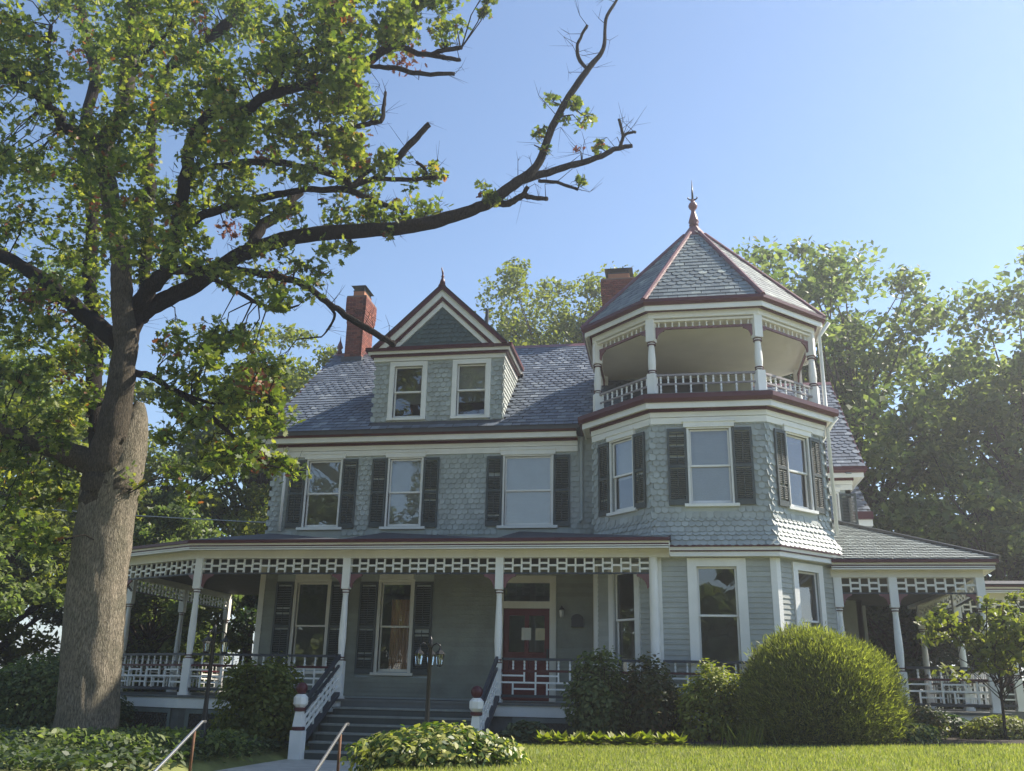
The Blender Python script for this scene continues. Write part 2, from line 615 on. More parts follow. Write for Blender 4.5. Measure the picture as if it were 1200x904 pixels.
# lower flight of steps in the path
for k in range(4):
    MB().box(-3.6, -.32, -6.02 - .40 * k - .42, -6.02 - .40 * k, -.5, .20 - .13 * (k + 1)).build("path_step", "concrete", walk)

# ------------------------------------------------------------------ walls with openings
hx = lambda x: x + 6.5
FM = Face((-6.5, Wy), (TOWER[0][0], Wy))
FD = [Face(TOWER[i], TOWER[i + 1]) for i in range(5)]      # tower: left side, left diagonal, front, right diagonal, right side
WIN2 = [(hx(-5.53), hx(-4.65)), (hx(-3.35), hx(-2.51)), (hx(-.38), hx(.79))]
WIN1 = [(hx(-5.53), hx(-4.72)), (hx(-3.36), hx(-2.60))]
DOOR = (hx(-.33), hx(.77))
holesM = [(a, b, 5.315, 7.03) for a, b in WIN2] + [(a, b, 1.86, 3.93) for a, b in WIN1] + [(*DOOR, DECK + .01, 3.95)]
w = MB(); FM.wall(w, .25, 7.5, holesM)
Face((-6.5, 11.0), (-6.5, Wy)).wall(w, .25, 7.5, [])
Face((9, 11.0), (-6.5, 11.0)).wall(w, .25, 7.5, [])
w.prism([(-6.5, Wy - .2, 7.5), (-6.5, 6.6, 11.3), (-6.5, 10.9, 7.5)], (.15, 0, 0))
for z in (1.1, 4.45, 7.45):
    w.box(-6.35, 1.8, Wy + .12, 10.8, z, z + .1)
main_wall = w.build("wall", "wall", house)
tw = FD[2].L
d_l = FD[1].L
TW2 = (TX - .43 - FD[2].O[0], TX + .43 - FD[2].O[0])
TWIN1 = (4.13 - FD[2].O[0], 4.94 - FD[2].O[0])
DW = (.5 * d_l - .36, .5 * d_l + .36)
DW1 = (.5 * d_l - .34, .5 * d_l + .34)
w = MB()
for i, F_ in enumerate(FD):
    hs = []
    if i == 2:
        hs = [(*TW2, 5.36, 6.99), (*TWIN1, 1.75, 4.02)]
    elif i in (1, 3):
        hs = [(*DW, 5.36, 6.97), (*DW1, 1.75, 4.0)]
    F_.wall(w, .25, 7.62, hs)
w.prism([(q[0] * .97 + TC[0] * .03, q[1] * .97 + TC[1] * .03, 4.45) for q in OCT], (0, 0, .1))
w.prism([(q[0] * .97 + TC[0] * .03, q[1] * .97 + TC[1] * .03, 1.12) for q in OCT], (0, 0, .1))
w.box(TX - 2.45, TX + 2.45, 3.9, 4.0, .3, 7.6)
tower_wall = w.build("tower_wall", "wall", house)


# ------------------------------------------------------------------ windows, shutters
def window(F_, a0, a1, z0, z1, case=.05, hood=.0, sill=.14, blind=0.0, mid=.5, shade=None, casing_mat="white", top_case=None, label=None, sash_mat="white"):
    tc_ = case if top_case is None else top_case
    c = MB()
    O, u, n = F_.O, F_.u, F_.n
    ob = lambda mb, *q: mb.obox(O, u, Z, n, *q)
    pr_ = .05 if case > .08 else .035
    ob(c, a0 - case, a0, z0 - .02, z1 + tc_, -.10, pr_)
    ob(c, a1, a1 + case, z0 - .02, z1 + tc_, -.10, pr_)
    ob(c, a0, a1, z1, z1 + tc_, -.10, pr_)
    win = c.build("window", casing_mat, house)
    if label:
        win["label"] = label
    s = ob(MB(), a0 - sill, a1 + sill, z0 - .085, z0 - .021, -.06, .085)
    s.build("sill", casing_mat, win)
    if hood:
        h = ob(MB(), a0 - hood, a1 + hood, z1 + tc_ + .002, z1 + tc_ + .115, .0, .075)
        ob(h, a0 - hood - .03, a1 + hood + .03, z1 + tc_ + .115, z1 + tc_ + .15, .0, .10)
        h.build("hood", casing_mat, win)
    zm = z0 + (z1 - z0) * mid
    for k, (za, zb, cc) in enumerate(((z0, zm + .02, -.075), (zm - .02, z1, -.035))):
        f = MB(); t = .042
        ob(f, a0, a0 + t, za, zb, cc - .03, cc); ob(f, a1 - t, a1, za, zb, cc - .03, cc)
        ob(f, a0 + t, a1 - t, zb - t, zb, cc - .03, cc); ob(f, a0 + t, a1 - t, za, za + (t * 1.5 if k == 0 else t), cc - .03, cc)
        sh = f.build("sash", sash_mat, win)
        p = MB()
        dz = random.uniform(-.004, .004)
        p.add([F_.p(a0 + t * .9, za + t, cc - .017), F_.p(a1 - t * .9, za + t, cc - .017 + dz), F_.p(a1 - t * .9, zb - t * .9, cc - .013 + dz), F_.p(a0 + t * .9, zb - t * .9, cc - .013)], [(0, 1, 2, 3)])
        p.build("pane", "glass", win)
    if blind:
        b = MB(); zb = z1 - .01; zl = z1 - (z1 - z0) * blind
        while zb > zl:
            b.obox(F_.p((a0 + a1) / 2, zb, -.17), u, Z * .86 + n * .5, n * .86 - Z * .5, -(a1 - a0) / 2 + .01, (a1 - a0) / 2 - .01, -.016, .016, -.001, .001)
            zb -= .034
        b.build("blind", "blind", win)
    if shade:
        b = MB(); sa, sb, za, zb = shade
        # slightly folded cloth added to stand in for an amber reflection
        kx = 24
        vs_ = []
        for i in range(kx + 1):
            a = sa + (sb - sa) * i / kx
            for zq in (za, zb):
                vs_.append(F_.p(a, zq, -.2 + .018 * math.sin(i * 1.9)))
        b.add(vs_, [(2 * i, 2 * i + 2, 2 * i + 3, 2 * i + 1) for i in range(kx)])
        b.build("reflection_cloth", "reflection_cloth", win)
    return win


def shutter(F_, a0, a1, z0, z1, tilt=0.0):
    f = MB(); O, u, n = F_.O, F_.u, F_.n
    c0, c1 = .028, .062
    ob = lambda *q: f.obox(O, u, Z, n, *q)
    t = .05
    zm = z0 + (z1 - z0) * .50
    ob(a0, a0 + t, z0, z1, c0, c1); ob(a1 - t, a1, z0, z1, c0, c1)
    for za, zb in ((z0, z0 + .12), (zm - .035, zm + .035), (z1 - .075, z1)):
        ob(a0 + t, a1 - t, za, zb, c0, c1 - .002)
    sh = f.build("shutter", "shutter", house)
    lv = MB()
    for za, zb in ((z0 + .12, zm - .035), (zm + .035, z1 - .075)):
        k = int((zb - za) / .042); q = za + .02
        for i in range(k):
            if random.random() < .03:
                q += .042
                continue
            lv.obox(F_.p((a0 + a1) / 2, q, (c0 + c1) / 2 - .003), u, Z * .7 - n * .71, n * .7 + Z * .71, -(a1 - a0) / 2 + t, (a1 - a0) / 2 - t, -.022, .022, -.004, .004)
            q += .042
        lv.obox(O, u, Z, n, (a0 + a1) / 2 - .008, (a0 + a1) / 2 + .008, za + .03, zb - .03, c1 - .004, c1 + .006)
    lv.build("louvers", "shutter", sh)
    return sh


holes_main = []
for k, (a, b) in enumerate(WIN2):
    window(FM, a, b, 5.315, 7.03, case=.045, top_case=.03, hood=.10, sill=.16, blind=(.52, 1.0, .97)[k],
           label=("window with its blind half lowered over dark reflections", "window with its blind fully lowered", "wide window with its blind lowered")[k])
    s0 = a - .05 - (.40 if k else .42)
    shutter(FM, s0, a - .06, 5.29, 7.04); shutter(FM, b + .06, b + .06 + .40, 5.27, 7.04)
    holes_main.append((s0, b + .46, 5.27, 7.10))
    holes_main.append((a - .16, b + .16, 5.1, 5.4))
for k, (a, b) in enumerate(WIN1):
    window(FM, a, b, 1.86, 3.93, case=.075, hood=.05, sill=.14, mid=.5, shade=(a + .22, b - .03, 1.9, 3.55) if k == 1 else None, casing_mat="cream", sash_mat="cream",
           label="porch window with its amber reflection painted on a cloth behind the glass" if k else None)
    shutter(FM, a - .085 - .45, a - .085, 1.80, 3.95); shutter(FM, b + .085, b + .085 + .45, 1.80, 3.95)
holes_T = {}
window(FD[2], *TW2, 5.36, 6.99, case=.045, top_case=.03, hood=.11, sill=.14, blind=1.0)
shutter(FD[2], TW2[0] - .47, TW2[0] - .055, 5.31, 7.0); shutter(FD[2], TW2[1] + .055, TW2[1] + .47, 5.31, 7.0)
holes_T[2] = [(TW2[0] - .47, TW2[1] + .47, 5.31, 7.06), (TW2[0] - .14, TW2[1] + .14, 5.2, 5.4)]
for i in (1, 3):
    window(FD[i], *DW, 5.36, 6.97, case=.045, top_case=.03, hood=.10, sill=.12, blind=.55 if i == 1 else 0)
    shutter(FD[i], DW[0] - .055 - .36, DW[0] - .055, 5.31, 7.0); shutter(FD[i], DW[1] + .055, DW[1] + .055 + .36, 5.31, 7.0)
    holes_T[i] = [(DW[0] - .42, DW[1] + .42, 5.31, 7.06), (DW[0] - .12, DW[1] + .12, 5.2, 5.4)]
    window(FD[i], *DW1, 1.75, 4.0, case=.15, top_case=.16, sill=.17, mid=.55)
holes_T[0] = []; holes_T[4] = []
window(FD[2], *TWIN1, 1.75, 4.02, case=.19, top_case=.17, sill=.21, mid=.565, label="tall ground-floor tower window with wide white casing")

# fish-scale shingles of the upper storey
lay("shingle", sh_round, FM.O, FM.u, Z, [(0.03, 5.08), (FM.L, 5.08), (FM.L, 7.2), (0.03, 7.2)], SH_W, SH_H, main_wall, holes_main)
for i, F_ in enumerate(FD):
    lay("shingle", sh_round, F_.O, F_.u, Z, [(0, 5.02), (F_.L, 5.02), (F_.L, 7.2), (0, 7.2)], SH_W, SH_H, tower_wall, holes_T[i], phase=i)

# flared skirt under the tower's upper storey
LV = [(0.0, 5.03), (.075, 4.73), (.23, 4.42)]


def off_path(path, d):
    P = [np.array(q, float) for q in path]; out = []
    for i in range(len(P)):
        ds = [P[i] - P[i - 1]] if i else []
        if i < len(P) - 1:
            ds.append(P[i + 1] - P[i])
        ns = [np.array([q[1], -q[0]]) / np.linalg.norm(q) for q in ds]
        m = sum(ns) / len(ns); m = m / (m @ m)
        out.append(P[i] + m * d)
    return out


SK = TOWER[1:5]
sk = MB()
rings = [off_path(SK, d) for d, _ in LV]
for r in range(2):
    for i in range(3):
        t0, t1 = rings[r][i], rings[r][i + 1]; b0, b1 = rings[r + 1][i], rings[r + 1][i + 1]
        zt, zb = LV[r][1], LV[r + 1][1]
        q = [(*b0, zb), (*b1, zb), (*t1, zt), (*t0, zt)]
        sk.add(q, [(0, 1, 2, 3)])
skirt = sk.build("tower_skirt", "wall", house)
for r in range(2):
    for i in range(3):
        t0, t1 = rings[r][i], rings[r][i + 1]; b0, b1 = rings[r + 1][i], rings[r + 1][i + 1]
        zt, zb = LV[r][1], LV[r + 1][1]
        O = np.array([*b0, zb]); u = np.array([*b1, zb]) - O; L = np.linalg.norm(u); u /= L
        tl = np.array([*t0, zt]) - O; tr = np.array([*t1, zt]) - O
        v = tl - u * (tl @ u); H = np.linalg.norm(v); v /= H
        lay("shingle", sh_round, O, u, v, [(0, -.01), (L, -.01), (tr @ u, H), (tl @ u, H)], SH_W, SH_H * .98, skirt, phase=r)

# clapboards on the ground floor of the tower and in the porch
def clapboards(F_, z0, z1, holes, parent, a0=0.0, a1=None, mat="board"):
    a1 = F_.L if a1 is None else a1
    z = z0
    while z < z1 - .02:
        segs = [(a0, a1)]
        for h in holes:
            if h[2] - .05 < z + .05 < h[3]:
                new = []
                for s in segs:
                    if h[1] <= s[0] or h[0] >= s[1]:
                        new.append(s)
                    else:
                        if h[0] > s[0]: new.append((s[0], h[0]))
                        if h[1] < s[1]: new.append((h[1], s[1]))
                segs = new
        for s in segs:
            if s[1] - s[0] > .04:
                zt = min(z + .115, z1)
                mb = MB()
                mb.add([F_.p(s[0], z, .020), F_.p(s[1], z, .020), F_.p(s[1], zt, .004), F_.p(s[0], zt, .004),
                        F_.p(s[0], z, .0), F_.p(s[1], z, .0)], [(0, 1, 2, 3), (4, 5, 1, 0)])
                mb.build("clapboard", mat, parent)
        z += .105


cb = .21
clapboards(FD[2], 1.30, 4.18, [(TWIN1[0] - .19, TWIN1[1] + .19, 1.6, 4.2)], tower_wall, .09, tw - .09)
for i in (1, 3):
    clapboards(FD[i], 1.30, 4.18, [(DW1[0] - .15, DW1[1] + .15, 1.6, 4.2)], tower_wall, .09, d_l - .09)
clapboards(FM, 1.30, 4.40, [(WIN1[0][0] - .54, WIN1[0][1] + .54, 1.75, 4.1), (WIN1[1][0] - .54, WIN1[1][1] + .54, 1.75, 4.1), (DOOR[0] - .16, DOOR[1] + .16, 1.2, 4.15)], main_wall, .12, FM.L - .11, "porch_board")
# corner boards
for k, q in enumerate(TOWER[1:5]):
    MB().sweep([FD[k].p(FD[k].L - .11, 0)[:2], q, FD[k + 1].p(.11, 0)[:2]], [(0, 1.27), (.034, 1.27), (.034, 4.2), (0, 4.2)]).build("corner_board", "white", house)
MB().box(-6.52, -6.38, Wy - .035, Wy - .001, 1.27, 4.4).build("corner_board", "cream", house)
MB().box(1.79, 1.88, Wy - .03, Wy - .001, 1.27, 4.4).build("corner_board", "cream", house)


# ------------------------------------------------------------------ cornices
def cornice(path, z, prof_set, parent=house):
    for name, mat, prof in prof_set:
        MB().sweep(path, [(o, z + h) for o, h in prof]).build(name, mat, parent)


def rect(o0, o1, h0, h1):
    return [(o0, h0), (o1, h0), (o1, h1), (o0, h1)]


EAVE = [("frieze", "white", rect(.0, .05, -.60, -.46)), ("frieze", "white", rect(.0, .068, -.45, -.335)),
        ("band", "maroon", rect(.0, .10, -.334, -.26)), ("soffit", "cream", rect(.0, .33, -.258, -.225)),
        ("fascia", "white", rect(.331, .36, -.30, -.16)),
        ("gutter", "maroon", [(.361, -.17), (.42, -.17), (.46, -.10), (.46, 0), (.361, 0)])]
tp = [TOWER[0]] + TOWER[1:]
cornice(tp, 7.71, [(a, b, [(o - (.09 if o > .3 else 0), h) for o, h in c]) for a, b, c in EAVE])
cornice([(-6.62, Wy), (TOWER[0][0] - .47, Wy)], 7.72, EAVE)
MB().sweep(tp, rect(-.3, .31, 7.712, 7.74)).build("loggia_edge", "deck", house)
# return of the main eave at the left end
MB().box(-6.75, -6.625, Wy - .46, Wy + .1, 7.42, 7.71).build("eave_return", "white", house)
# tower ground-floor cornice under the skirt
SKE = [("skirt_edge", "maroon", rect(.17, .255, -.02, .012)), ("fascia", "cream", rect(.15, .23, -.09, -.021)), ("band", "maroon", rect(.15, .225, -.115, -.091)),
       ("fascia", "white", rect(.11, .20, -.21, -.116)), ("soffit", "cream", rect(.0, .11, -.21, -.17))]
cornice(SK[1:] if False else [(3.0, TOWER[2][1] + .3), TOWER[2], TOWER[3], TOWER[4]], 4.42, SKE)


# ------------------------------------------------------------------ main roof
def slope_roof(x0, x1, ye, ze, yr, zr, slates, name="roof", t=.10):
    mb = MB()
    mb.add([(x0, ye, ze), (x1, ye, ze), (x1, yr, zr), (x0, yr, zr), (x1, 2 * yr - ye, ze), (x0, 2 * yr - ye, ze)]
           + [(x0, ye, ze - t), (x1, ye, ze - t), (x1, yr, zr - t), (x0, yr, zr - t), (x1, 2 * yr - ye, ze - t), (x0, 2 * yr - ye, ze - t)],
           [(0, 1, 2, 3), (3, 2, 4, 5), (7, 6, 9, 8), (8, 9, 11, 10), (6, 7, 1, 0), (10, 11, 5, 4), (6, 0, 3, 9), (9, 3, 5, 11), (1, 7, 8, 2), (2, 8, 10, 4)])
    r = mb.build(name, "slate_bed", house)
    v = np.array([0, yr - ye, zr - ze]); H = np.linalg.norm(v); v /= H
    for a0, a1, holes in slates:
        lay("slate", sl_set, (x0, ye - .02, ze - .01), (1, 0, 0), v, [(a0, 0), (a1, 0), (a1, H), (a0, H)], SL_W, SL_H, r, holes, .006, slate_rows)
    cap = MB()
    cap.prism([(x0 - .02, yr - .13, zr - .08), (x0 - .02, yr, zr + .06), (x0 - .02, yr + .13, zr - .08), (x0 - .02, yr, zr - .0)], (x1 - x0 + .04, 0, 0))
    cap.build("ridge_cap", "rose", r)
    return r


YR, ZR, YE, ZE = 6.6, 11.56, 1.90, 7.69
main_roof = slope_roof(-6.72, 4.6, YE, ZE, YR, ZR, [(0.02, 9.3, [(-3.87 + 6.72, -.46 + 6.72, .3, 3.0)])])
k = (ZR - ZE) / (YR - YE)
for nm, mt, x, d0, d1 in (("rake_board", "white", -6.70, -.34, -.12), ("rake_board", "maroon", -6.735, -.13, .02)):
    m = MB()
    m.prism([(x, YE, ZE + d0), (x, YE, ZE + d1), (x, YR, ZR + d1), (x, 2 * YR - YE, ZE + d1), (x, 2 * YR - YE, ZE + d0), (x, YR, ZR + d0)], (.035, 0, 0))
    m.build(nm, mt, house)
MB().lathe([(.05, 0), (.09, .06), (.05, .14), (.10, .22), (.07, .32), (.02, .46), (.005, .62)], (-6.62, YR, ZR + .03)).build("roof_finial", "rose", house, True)

# right wing behind the tower: gable end facing right
wing = MB()
FW = Face((5.5, 7.42), (8.72, 7.42))
ww0, ww1 = 8.05 - 5.5, 8.34 - 5.5
FW.wall(wing, .25, 7.6, [(ww0, ww1, 5.3, 7.0)])
Face((8.72, 7.42), (8.72, 14.5)).wall(wing, .25, 7.6, [])
wing.prism([(8.72, 7.0, 7.5), (8.72, 11.0, 11.2), (8.72, 15, 7.5)], (-.15, 0, 0))
wing_wall = wing.build("wing_wall", "wall", house)
lay("shingle", sh_round, FW.O, FW.u, Z, [(1.5, 5.0), (FW.L, 5.0), (FW.L, 7.2), (1.5, 7.2)], SH_W, SH_H, wing_wall, [(ww0 - .1, ww1 + .55, 5.2, 7.1)])
window(FW, ww0, ww1, 5.3, 7.0, case=.045, hood=.08, sill=.1)
shutter(FW, ww1 + .06, ww1 + .50, 5.28, 7.0)
wr = slope_roof(3.2, 9.08, 7.0, 7.70, 11.0, 11.5, [(3.0, 5.88, [])])
cornice([(6.0, 7.42), (8.72, 7.42), (8.72, 15)], 7.71, [(a, b, [(o * .93, h) for o, h in c]) for a, b, c in EAVE])
m = MB(); m.prism([(9.06, 7.0, 7.55), (9.06, 7.0, 7.72), (9.06, 11.0, 11.53), (9.06, 15, 7.72), (9.06, 15, 7.55), (9.06, 11, 11.3)], (.035, 0, 0)); m.build("rake_board", "maroon", house)
# low rear wing beyond
MB().box(6.5, 9.15, 9.2, 14, .25, 6.6).build("rear_wall", "wall", house)
slope_roof(6.0, 9.5, 8.75, 6.72, 11.4, 8.6, [(2.0, 3.5, [])])
MB().box(6.0, 9.52, 8.62, 8.74, 6.5, 6.72).build("gutter", "maroon", house)
MB().box(6.0, 9.5, 8.70, 9.19, 6.30, 6.49).build("fascia", "white", house)

# ------------------------------------------------------------------ dormer
DX0, DX1, DY = -3.86, -.46, 2.25
FDo = Face((DX0, DY), (DX1, DY))
dw = [(-3.34 - DX0, -2.58 - DX0), (-1.66 - DX0, -.90 - DX0)]
dm = MB()
FDo.wall(dm, 7.6, 9.86, [(a, b, 8.09, 9.48) for a, b in dw])
for x in (DX0, DX1 - .12):
    dm.prism([(x, DY + .15, 7.6), (x, DY + .15, 9.86), (x, 5.2, 9.86)], (.12, 0, 0))
dm.box(DX0 + .1, DX1 - .1, DY + .9, DY + .95, 7.6, 9.8)
dormer = dm.build("dormer", "wall", house)
dh = []
for k_, (a, b) in enumerate(dw):
    window(FDo, a, b, 8.09, 9.48, case=.125, top_case=.12, sill=.13, blind=.0 if k_ == 0 else .5, label="dormer window with a blind lowered over its upper sash" if k_ else None)
    dh.append((a - .13, b + .13, 7.98, 9.62))
lay("shingle", sh_round, FDo.O, FDo.u, Z, [(0.02, 7.72), (FDo.L, 7.72), (FDo.L, 9.75), (.02, 9.75)], SH_W, SH_H, dormer, dh)
FDs = Face((DX1, DY), (DX1, 5.2))
lay("shingle", sh_round, FDs.O, FDs.u, Z, [(0, 7.98), (2.3, 9.8), (0, 9.8)], SH_W, SH_H, dormer)
DPATH = [(DX0, 4.05), (DX0, DY), (DX1, DY), (DX1, 4.05)]
cornice(DPATH, 9.83, [("frieze", "white", rect(.0, .06, -.21, -.10)), ("band", "maroon", rect(.0, .13, -.10, -.03)), ("soffit", "cream", rect(.0, .16, -.03, -.005)),
                      ("fascia", "white", rect(.15, .185, -.045, .055)), ("gutter", "maroon", rect(.186, .25, .03, .125))])
# pediment
PX, PB, PZ = -2.10, 9.93, 11.66
HWP = 1.78


def rake(name, mat, d0, d1, y0, y1):
    """pair of sloping boards between offsets d0..d1 measured down from the roof line"""
    sl_ = (PZ - PB) / HWP; c = math.sqrt(1 + sl_ * sl_)
    for sg in (-1, 1):
        def edge(d):
            top = (PX, PZ - d * c); bx = HWP - d * c / sl_
            return top, (PX + sg * bx, PB)
        (ta, ba), (tb, bb) = edge(d0), edge(d1)
        m = MB(); m.prism([(ta[0], y0, ta[1]), (ba[0], y0, ba[1]), (bb[0], y0, bb[1]), (tb[0], y0, tb[1])], (0, y1 - y0, 0))
        m.build(name, mat, house)


rake("rake_board", "maroon", 0, .10, DY - .32, DY + .1)
rake("rake_board", "white", .101, .24, DY - .26, DY + .1)
rake("rake_board", "maroon", .241, .315, DY - .215, DY + .1)
rake("rake_board", "white", .316, .43, DY - .175, DY + .1)
ped = MB(); ped.prism([(PX - HWP + .2, DY - .12, PB), (PX, DY - .12, PZ - .25), (PX + HWP - .2, DY - .12, PB)], (0, .15, 0))
ped_o = ped.build("pediment", "dark_shingle", house)
sl_ = (PZ - PB) / HWP
lay("shingle", sh_dark, (PX - HWP, DY - .122, PB), (1, 0, 0), Z, [(.60, .0), (2 * HWP - .60, .0), (HWP, PZ - PB - .62)], SH_W, SH_H, ped_o)
dr = MB()
yb = YE + (PZ + .02 - ZE) / k if False else 6.6
for sg in (-1, 1):
    q = [(PX, DY - .32, PZ + .02), (PX + sg * HWP * 1.01, DY - .32, PB + .02), (PX + sg * HWP * 1.01, 4.9, PB + .02), (PX, 6.9, PZ + .02)]
    dr.add(q + [(a, b, c - .05) for a, b, c in q], [(0, 1, 2, 3), (7, 6, 5, 4), (0, 4, 5, 1), (1, 5, 6, 2), (2, 6, 7, 3), (3, 7, 4, 0)])
dr_o = dr.build("dormer_roof", "slate_bed", house)
MB().prism([(PX - .1, DY - .34, PZ - .06), (PX, DY - .34, PZ + .08), (PX + .1, DY - .34, PZ - .06)], (0, 4.6, 0)).build("ridge_cap", "maroon", dr_o)
MB().lathe([(.08, -.02), (.06, .08), (.03, .16), (.045, .2), (.02, .26)], (PX, DY - .28, PZ + .02)).tube([(PX, DY - .28, PZ + .25), (PX - .01, DY - .28, PZ + .36), (PX - .04, DY - .28, PZ + .46), (PX - .03, DY - .28, PZ + .5)], [.022, .025, .016, .006], 6).build("dormer_finial", "maroon", house, True)
MB().tube([(PX + .32, 6.3, 11.0), (PX + .32, 6.3, 12.75)], .055, 10).build("vent_pipe", "dark_metal", house)


# ------------------------------------------------------------------ tower loggia and roof
def off_closed(P, d):
    P = [np.array(q, float) for q in P]; N = len(P); out = []
    for i in range(N):
        ns = []
        for q in (P[i] - P[i - 1], P[(i + 1) % N] - P[i]):
            ns.append(np.array([q[1], -q[0]]) / np.linalg.norm(q))
        m = sum(ns) / 2; m = m / (m @ m)
        out.append(P[i] + m * d)
    return out


MB().prism([(*q, 7.63) for q in off_closed(OCT, -.01)], (0, 0, .075)).build("loggia_floor", "deck", house)
MB().prism([(*q, 9.56) for q in off_closed(OCT, -.02)], (0, 0, .05)).build("loggia_ceiling", "ceiling", house)
# back wall of the loggia with a door opening towards the attic
bw = MB(); FB = Face((TX - 2.6, 4.12), (TX + 1.35, 4.12)); FB.wall(bw, 7.7, 9.56, [(1.3, 2.2, 7.72, 9.2)]); bw.build("loggia_back_wall", "board", house)
MB().box(TX - 1.25, TX - .45, 4.2, 4.24, 7.7, 9.2).build("loggia_door", "door", house)
UP = [("beam", "white", rect(-.12, .02, -.32, -.18)), ("band", "maroon", rect(-.1, .08, -.18, -.12)), ("soffit", "cream", rect(-.1, .17, -.118, -.09)),
      ("fascia", "white", rect(.171, .20, -.20, -.07)), ("gutter", "maroon", [(.201, -.08), (.24, -.08), (.28, -.02), (.28, .06), (.201, .06)])]
for nm, mt, pf in UP:
    MB().sweep(OCT, [(o, 9.96 + h) for o, h in pf], True).build(nm, mt, house)
IN = off_closed(OCT, -.10)
unit = {}


def unit_box(mat):
    if mat not in unit:
        unit[mat] = MB().box(-.5, .5, -.5, .5, -.5, .5).mesh("bar", mat)
    return unit[mat]


def stick(name, mat, p, q, w, h, parent, up=(0, 0, 1)):
    """one straight bar as an object that shares a unit box"""
    p, q = np.array(p, float), np.array(q, float)
    d = q - p; L = np.linalg.norm(d); d = d / L
    r = np.cross(d, up)
    if np.linalg.norm(r) < 1e-4:
        r = np.cross(d, (0, 1, 0))
    r /= np.linalg.norm(r); t = np.cross(r, d); c = (p + q) / 2
    m = Matrix(((d[0] * L, r[0] * w, t[0] * h, c[0]), (d[1] * L, r[1] * w, t[1] * h, c[1]), (d[2] * L, r[2] * w, t[2] * h, c[2]), (0, 0, 0, 1)))
    return put(unit_box(mat), name, m, parent)


spin_cache = {}


def spindle(name, P, z0, z1, r, parent, mat="white"):
    key = (round(z1 - z0, 3), r, mat)
    if key not in spin_cache:
        h = z1 - z0
        spin_cache[key] = MB().lathe([(r, 0), (r, h * .22), (r * .6, h * .28), (r * 1.0, h * .42), (r * .95, h * .60), (r * .55, h * .72), (r, h * .78), (r, h)], (0, 0, 0), 8).mesh("spindle", mat)
    return put(spin_cache[key], name, Matrix.Translation((P[0], P[1], z0)), parent)


def post(x, y, z0, zb, zt, z1, r, name="porch_post", rot=0.0, parent=house):
    s = r * 1.42
    m = MB(); ca, sa = math.cos(rot), math.sin(rot)
    u, v_ = (ca, sa, 0), (-sa, ca, 0)
    m.obox((x, y, 0), u, v_, Z, -r * 1.25, r * 1.25, -r * 1.25, r * 1.25, z0, z0 + .06)
    m.obox((x, y, 0), u, v_, Z, -r, r, -r, r, z0 + .055, zb)
    m.obox((x, y, 0), u, v_, Z, -r, r, -r, r, zt, z1)
    h = zt - zb
    m.lathe([(r * .95, zb), (r * .7, zb + .03), (r * .8, zb + .12 * h), (r * .95, zb + .3 * h), (r * .9, zb + .5 * h), (r * .72, zb + .8 * h), (r * .66, zb + .9 * h), (r * .95, zt)], (x, y, 0), 14)
    o = m.build(name, "white", parent)
    c = MB()
    for z in (zb + .02, zb + .075, zt - .075, zt - .02):
        c.lathe([(r * .8, z - .012), (r * 1.04, z - .008), (r * 1.04, z + .008), (r * .8, z + .012)], (x, y, 0), 14)
    c.build("collar", "maroon", o)
    return o


def bracket(P, d, z, parent, size=.26, mat="rose"):
    """quarter-round corner bracket under a beam, from P along d"""
    P = np.array([P[0], P[1], z], float); d = np.array([d[0], d[1], 0.]); d /= np.linalg.norm(d)
    n_ = np.array([d[1], -d[0], 0])
    pts = [P, P + d * size]
    for i in range(7):
        t = math.pi / 2 * i / 6
        pts.append(P + d * size * (1 - math.sin(t) * .82) + Z * (-size * (1 - math.cos(t) * .82) - .0 + size * .18 * (1 - i / 6) - size * .18))
    pts.append(P - Z * size)
    pts = [q - n_ * .018 for q in pts]
    return MB().prism(pts, n_ * .036).build("bracket", mat, parent)


for i in (0, 1, 2, 3, 4, 7):
    dirv = IN[i] - np.array(TC); a_ = {0: 22.5, 1: -22.5, 2: 22.5, 3: -22.5, 4: 0, 7: 0}[i]
    post(*IN[i], 7.73, 8.32, 9.10, 9.64, .095, "loggia_post", math.radians(a_ * 1.0))
for i in (7, 0, 1, 2, 3):
    a, b = IN[i], IN[(i + 1) % 8]
    d = b - a; L = np.linalg.norm(d); d /= L
    A, B = a + d * .10, b - d * .10; L -= .2
    # spindle frieze
    fr = MB().bar((*A, 9.42), (*B, 9.42), .05, .05).build("spindle_frieze", "rose", house)
    n_ = int(L / .145)
    for q in range(n_):
        P = A + d * L * (q + .5) / n_
        spindle("spindle", P, 9.445, 9.64, .021, fr)
    bracket(A, d, 9.395, house, .2); bracket(B, -d, 9.395, house, .2)
    # balustrade
    rl = MB()
    rl.bar((*A, 8.285), (*B, 8.285), .075, .05); rl.bar((*A, 8.075), (*B, 8.075), .045, .04); rl.bar((*A, 7.815), (*B, 7.815), .05, .045)
    rail = rl.build("balustrade", "loggia_rail", house)
    n_ = max(2, int(round(L / .165)))
    for q in range(n_):
        P = A + d * L * (q + .5) / n_
        spindle("spindle", P, 8.095, 8.26, .024, rail)
        if q % 2 == 0:
            spindle("spindle", P, 7.837, 8.055, .024, rail)
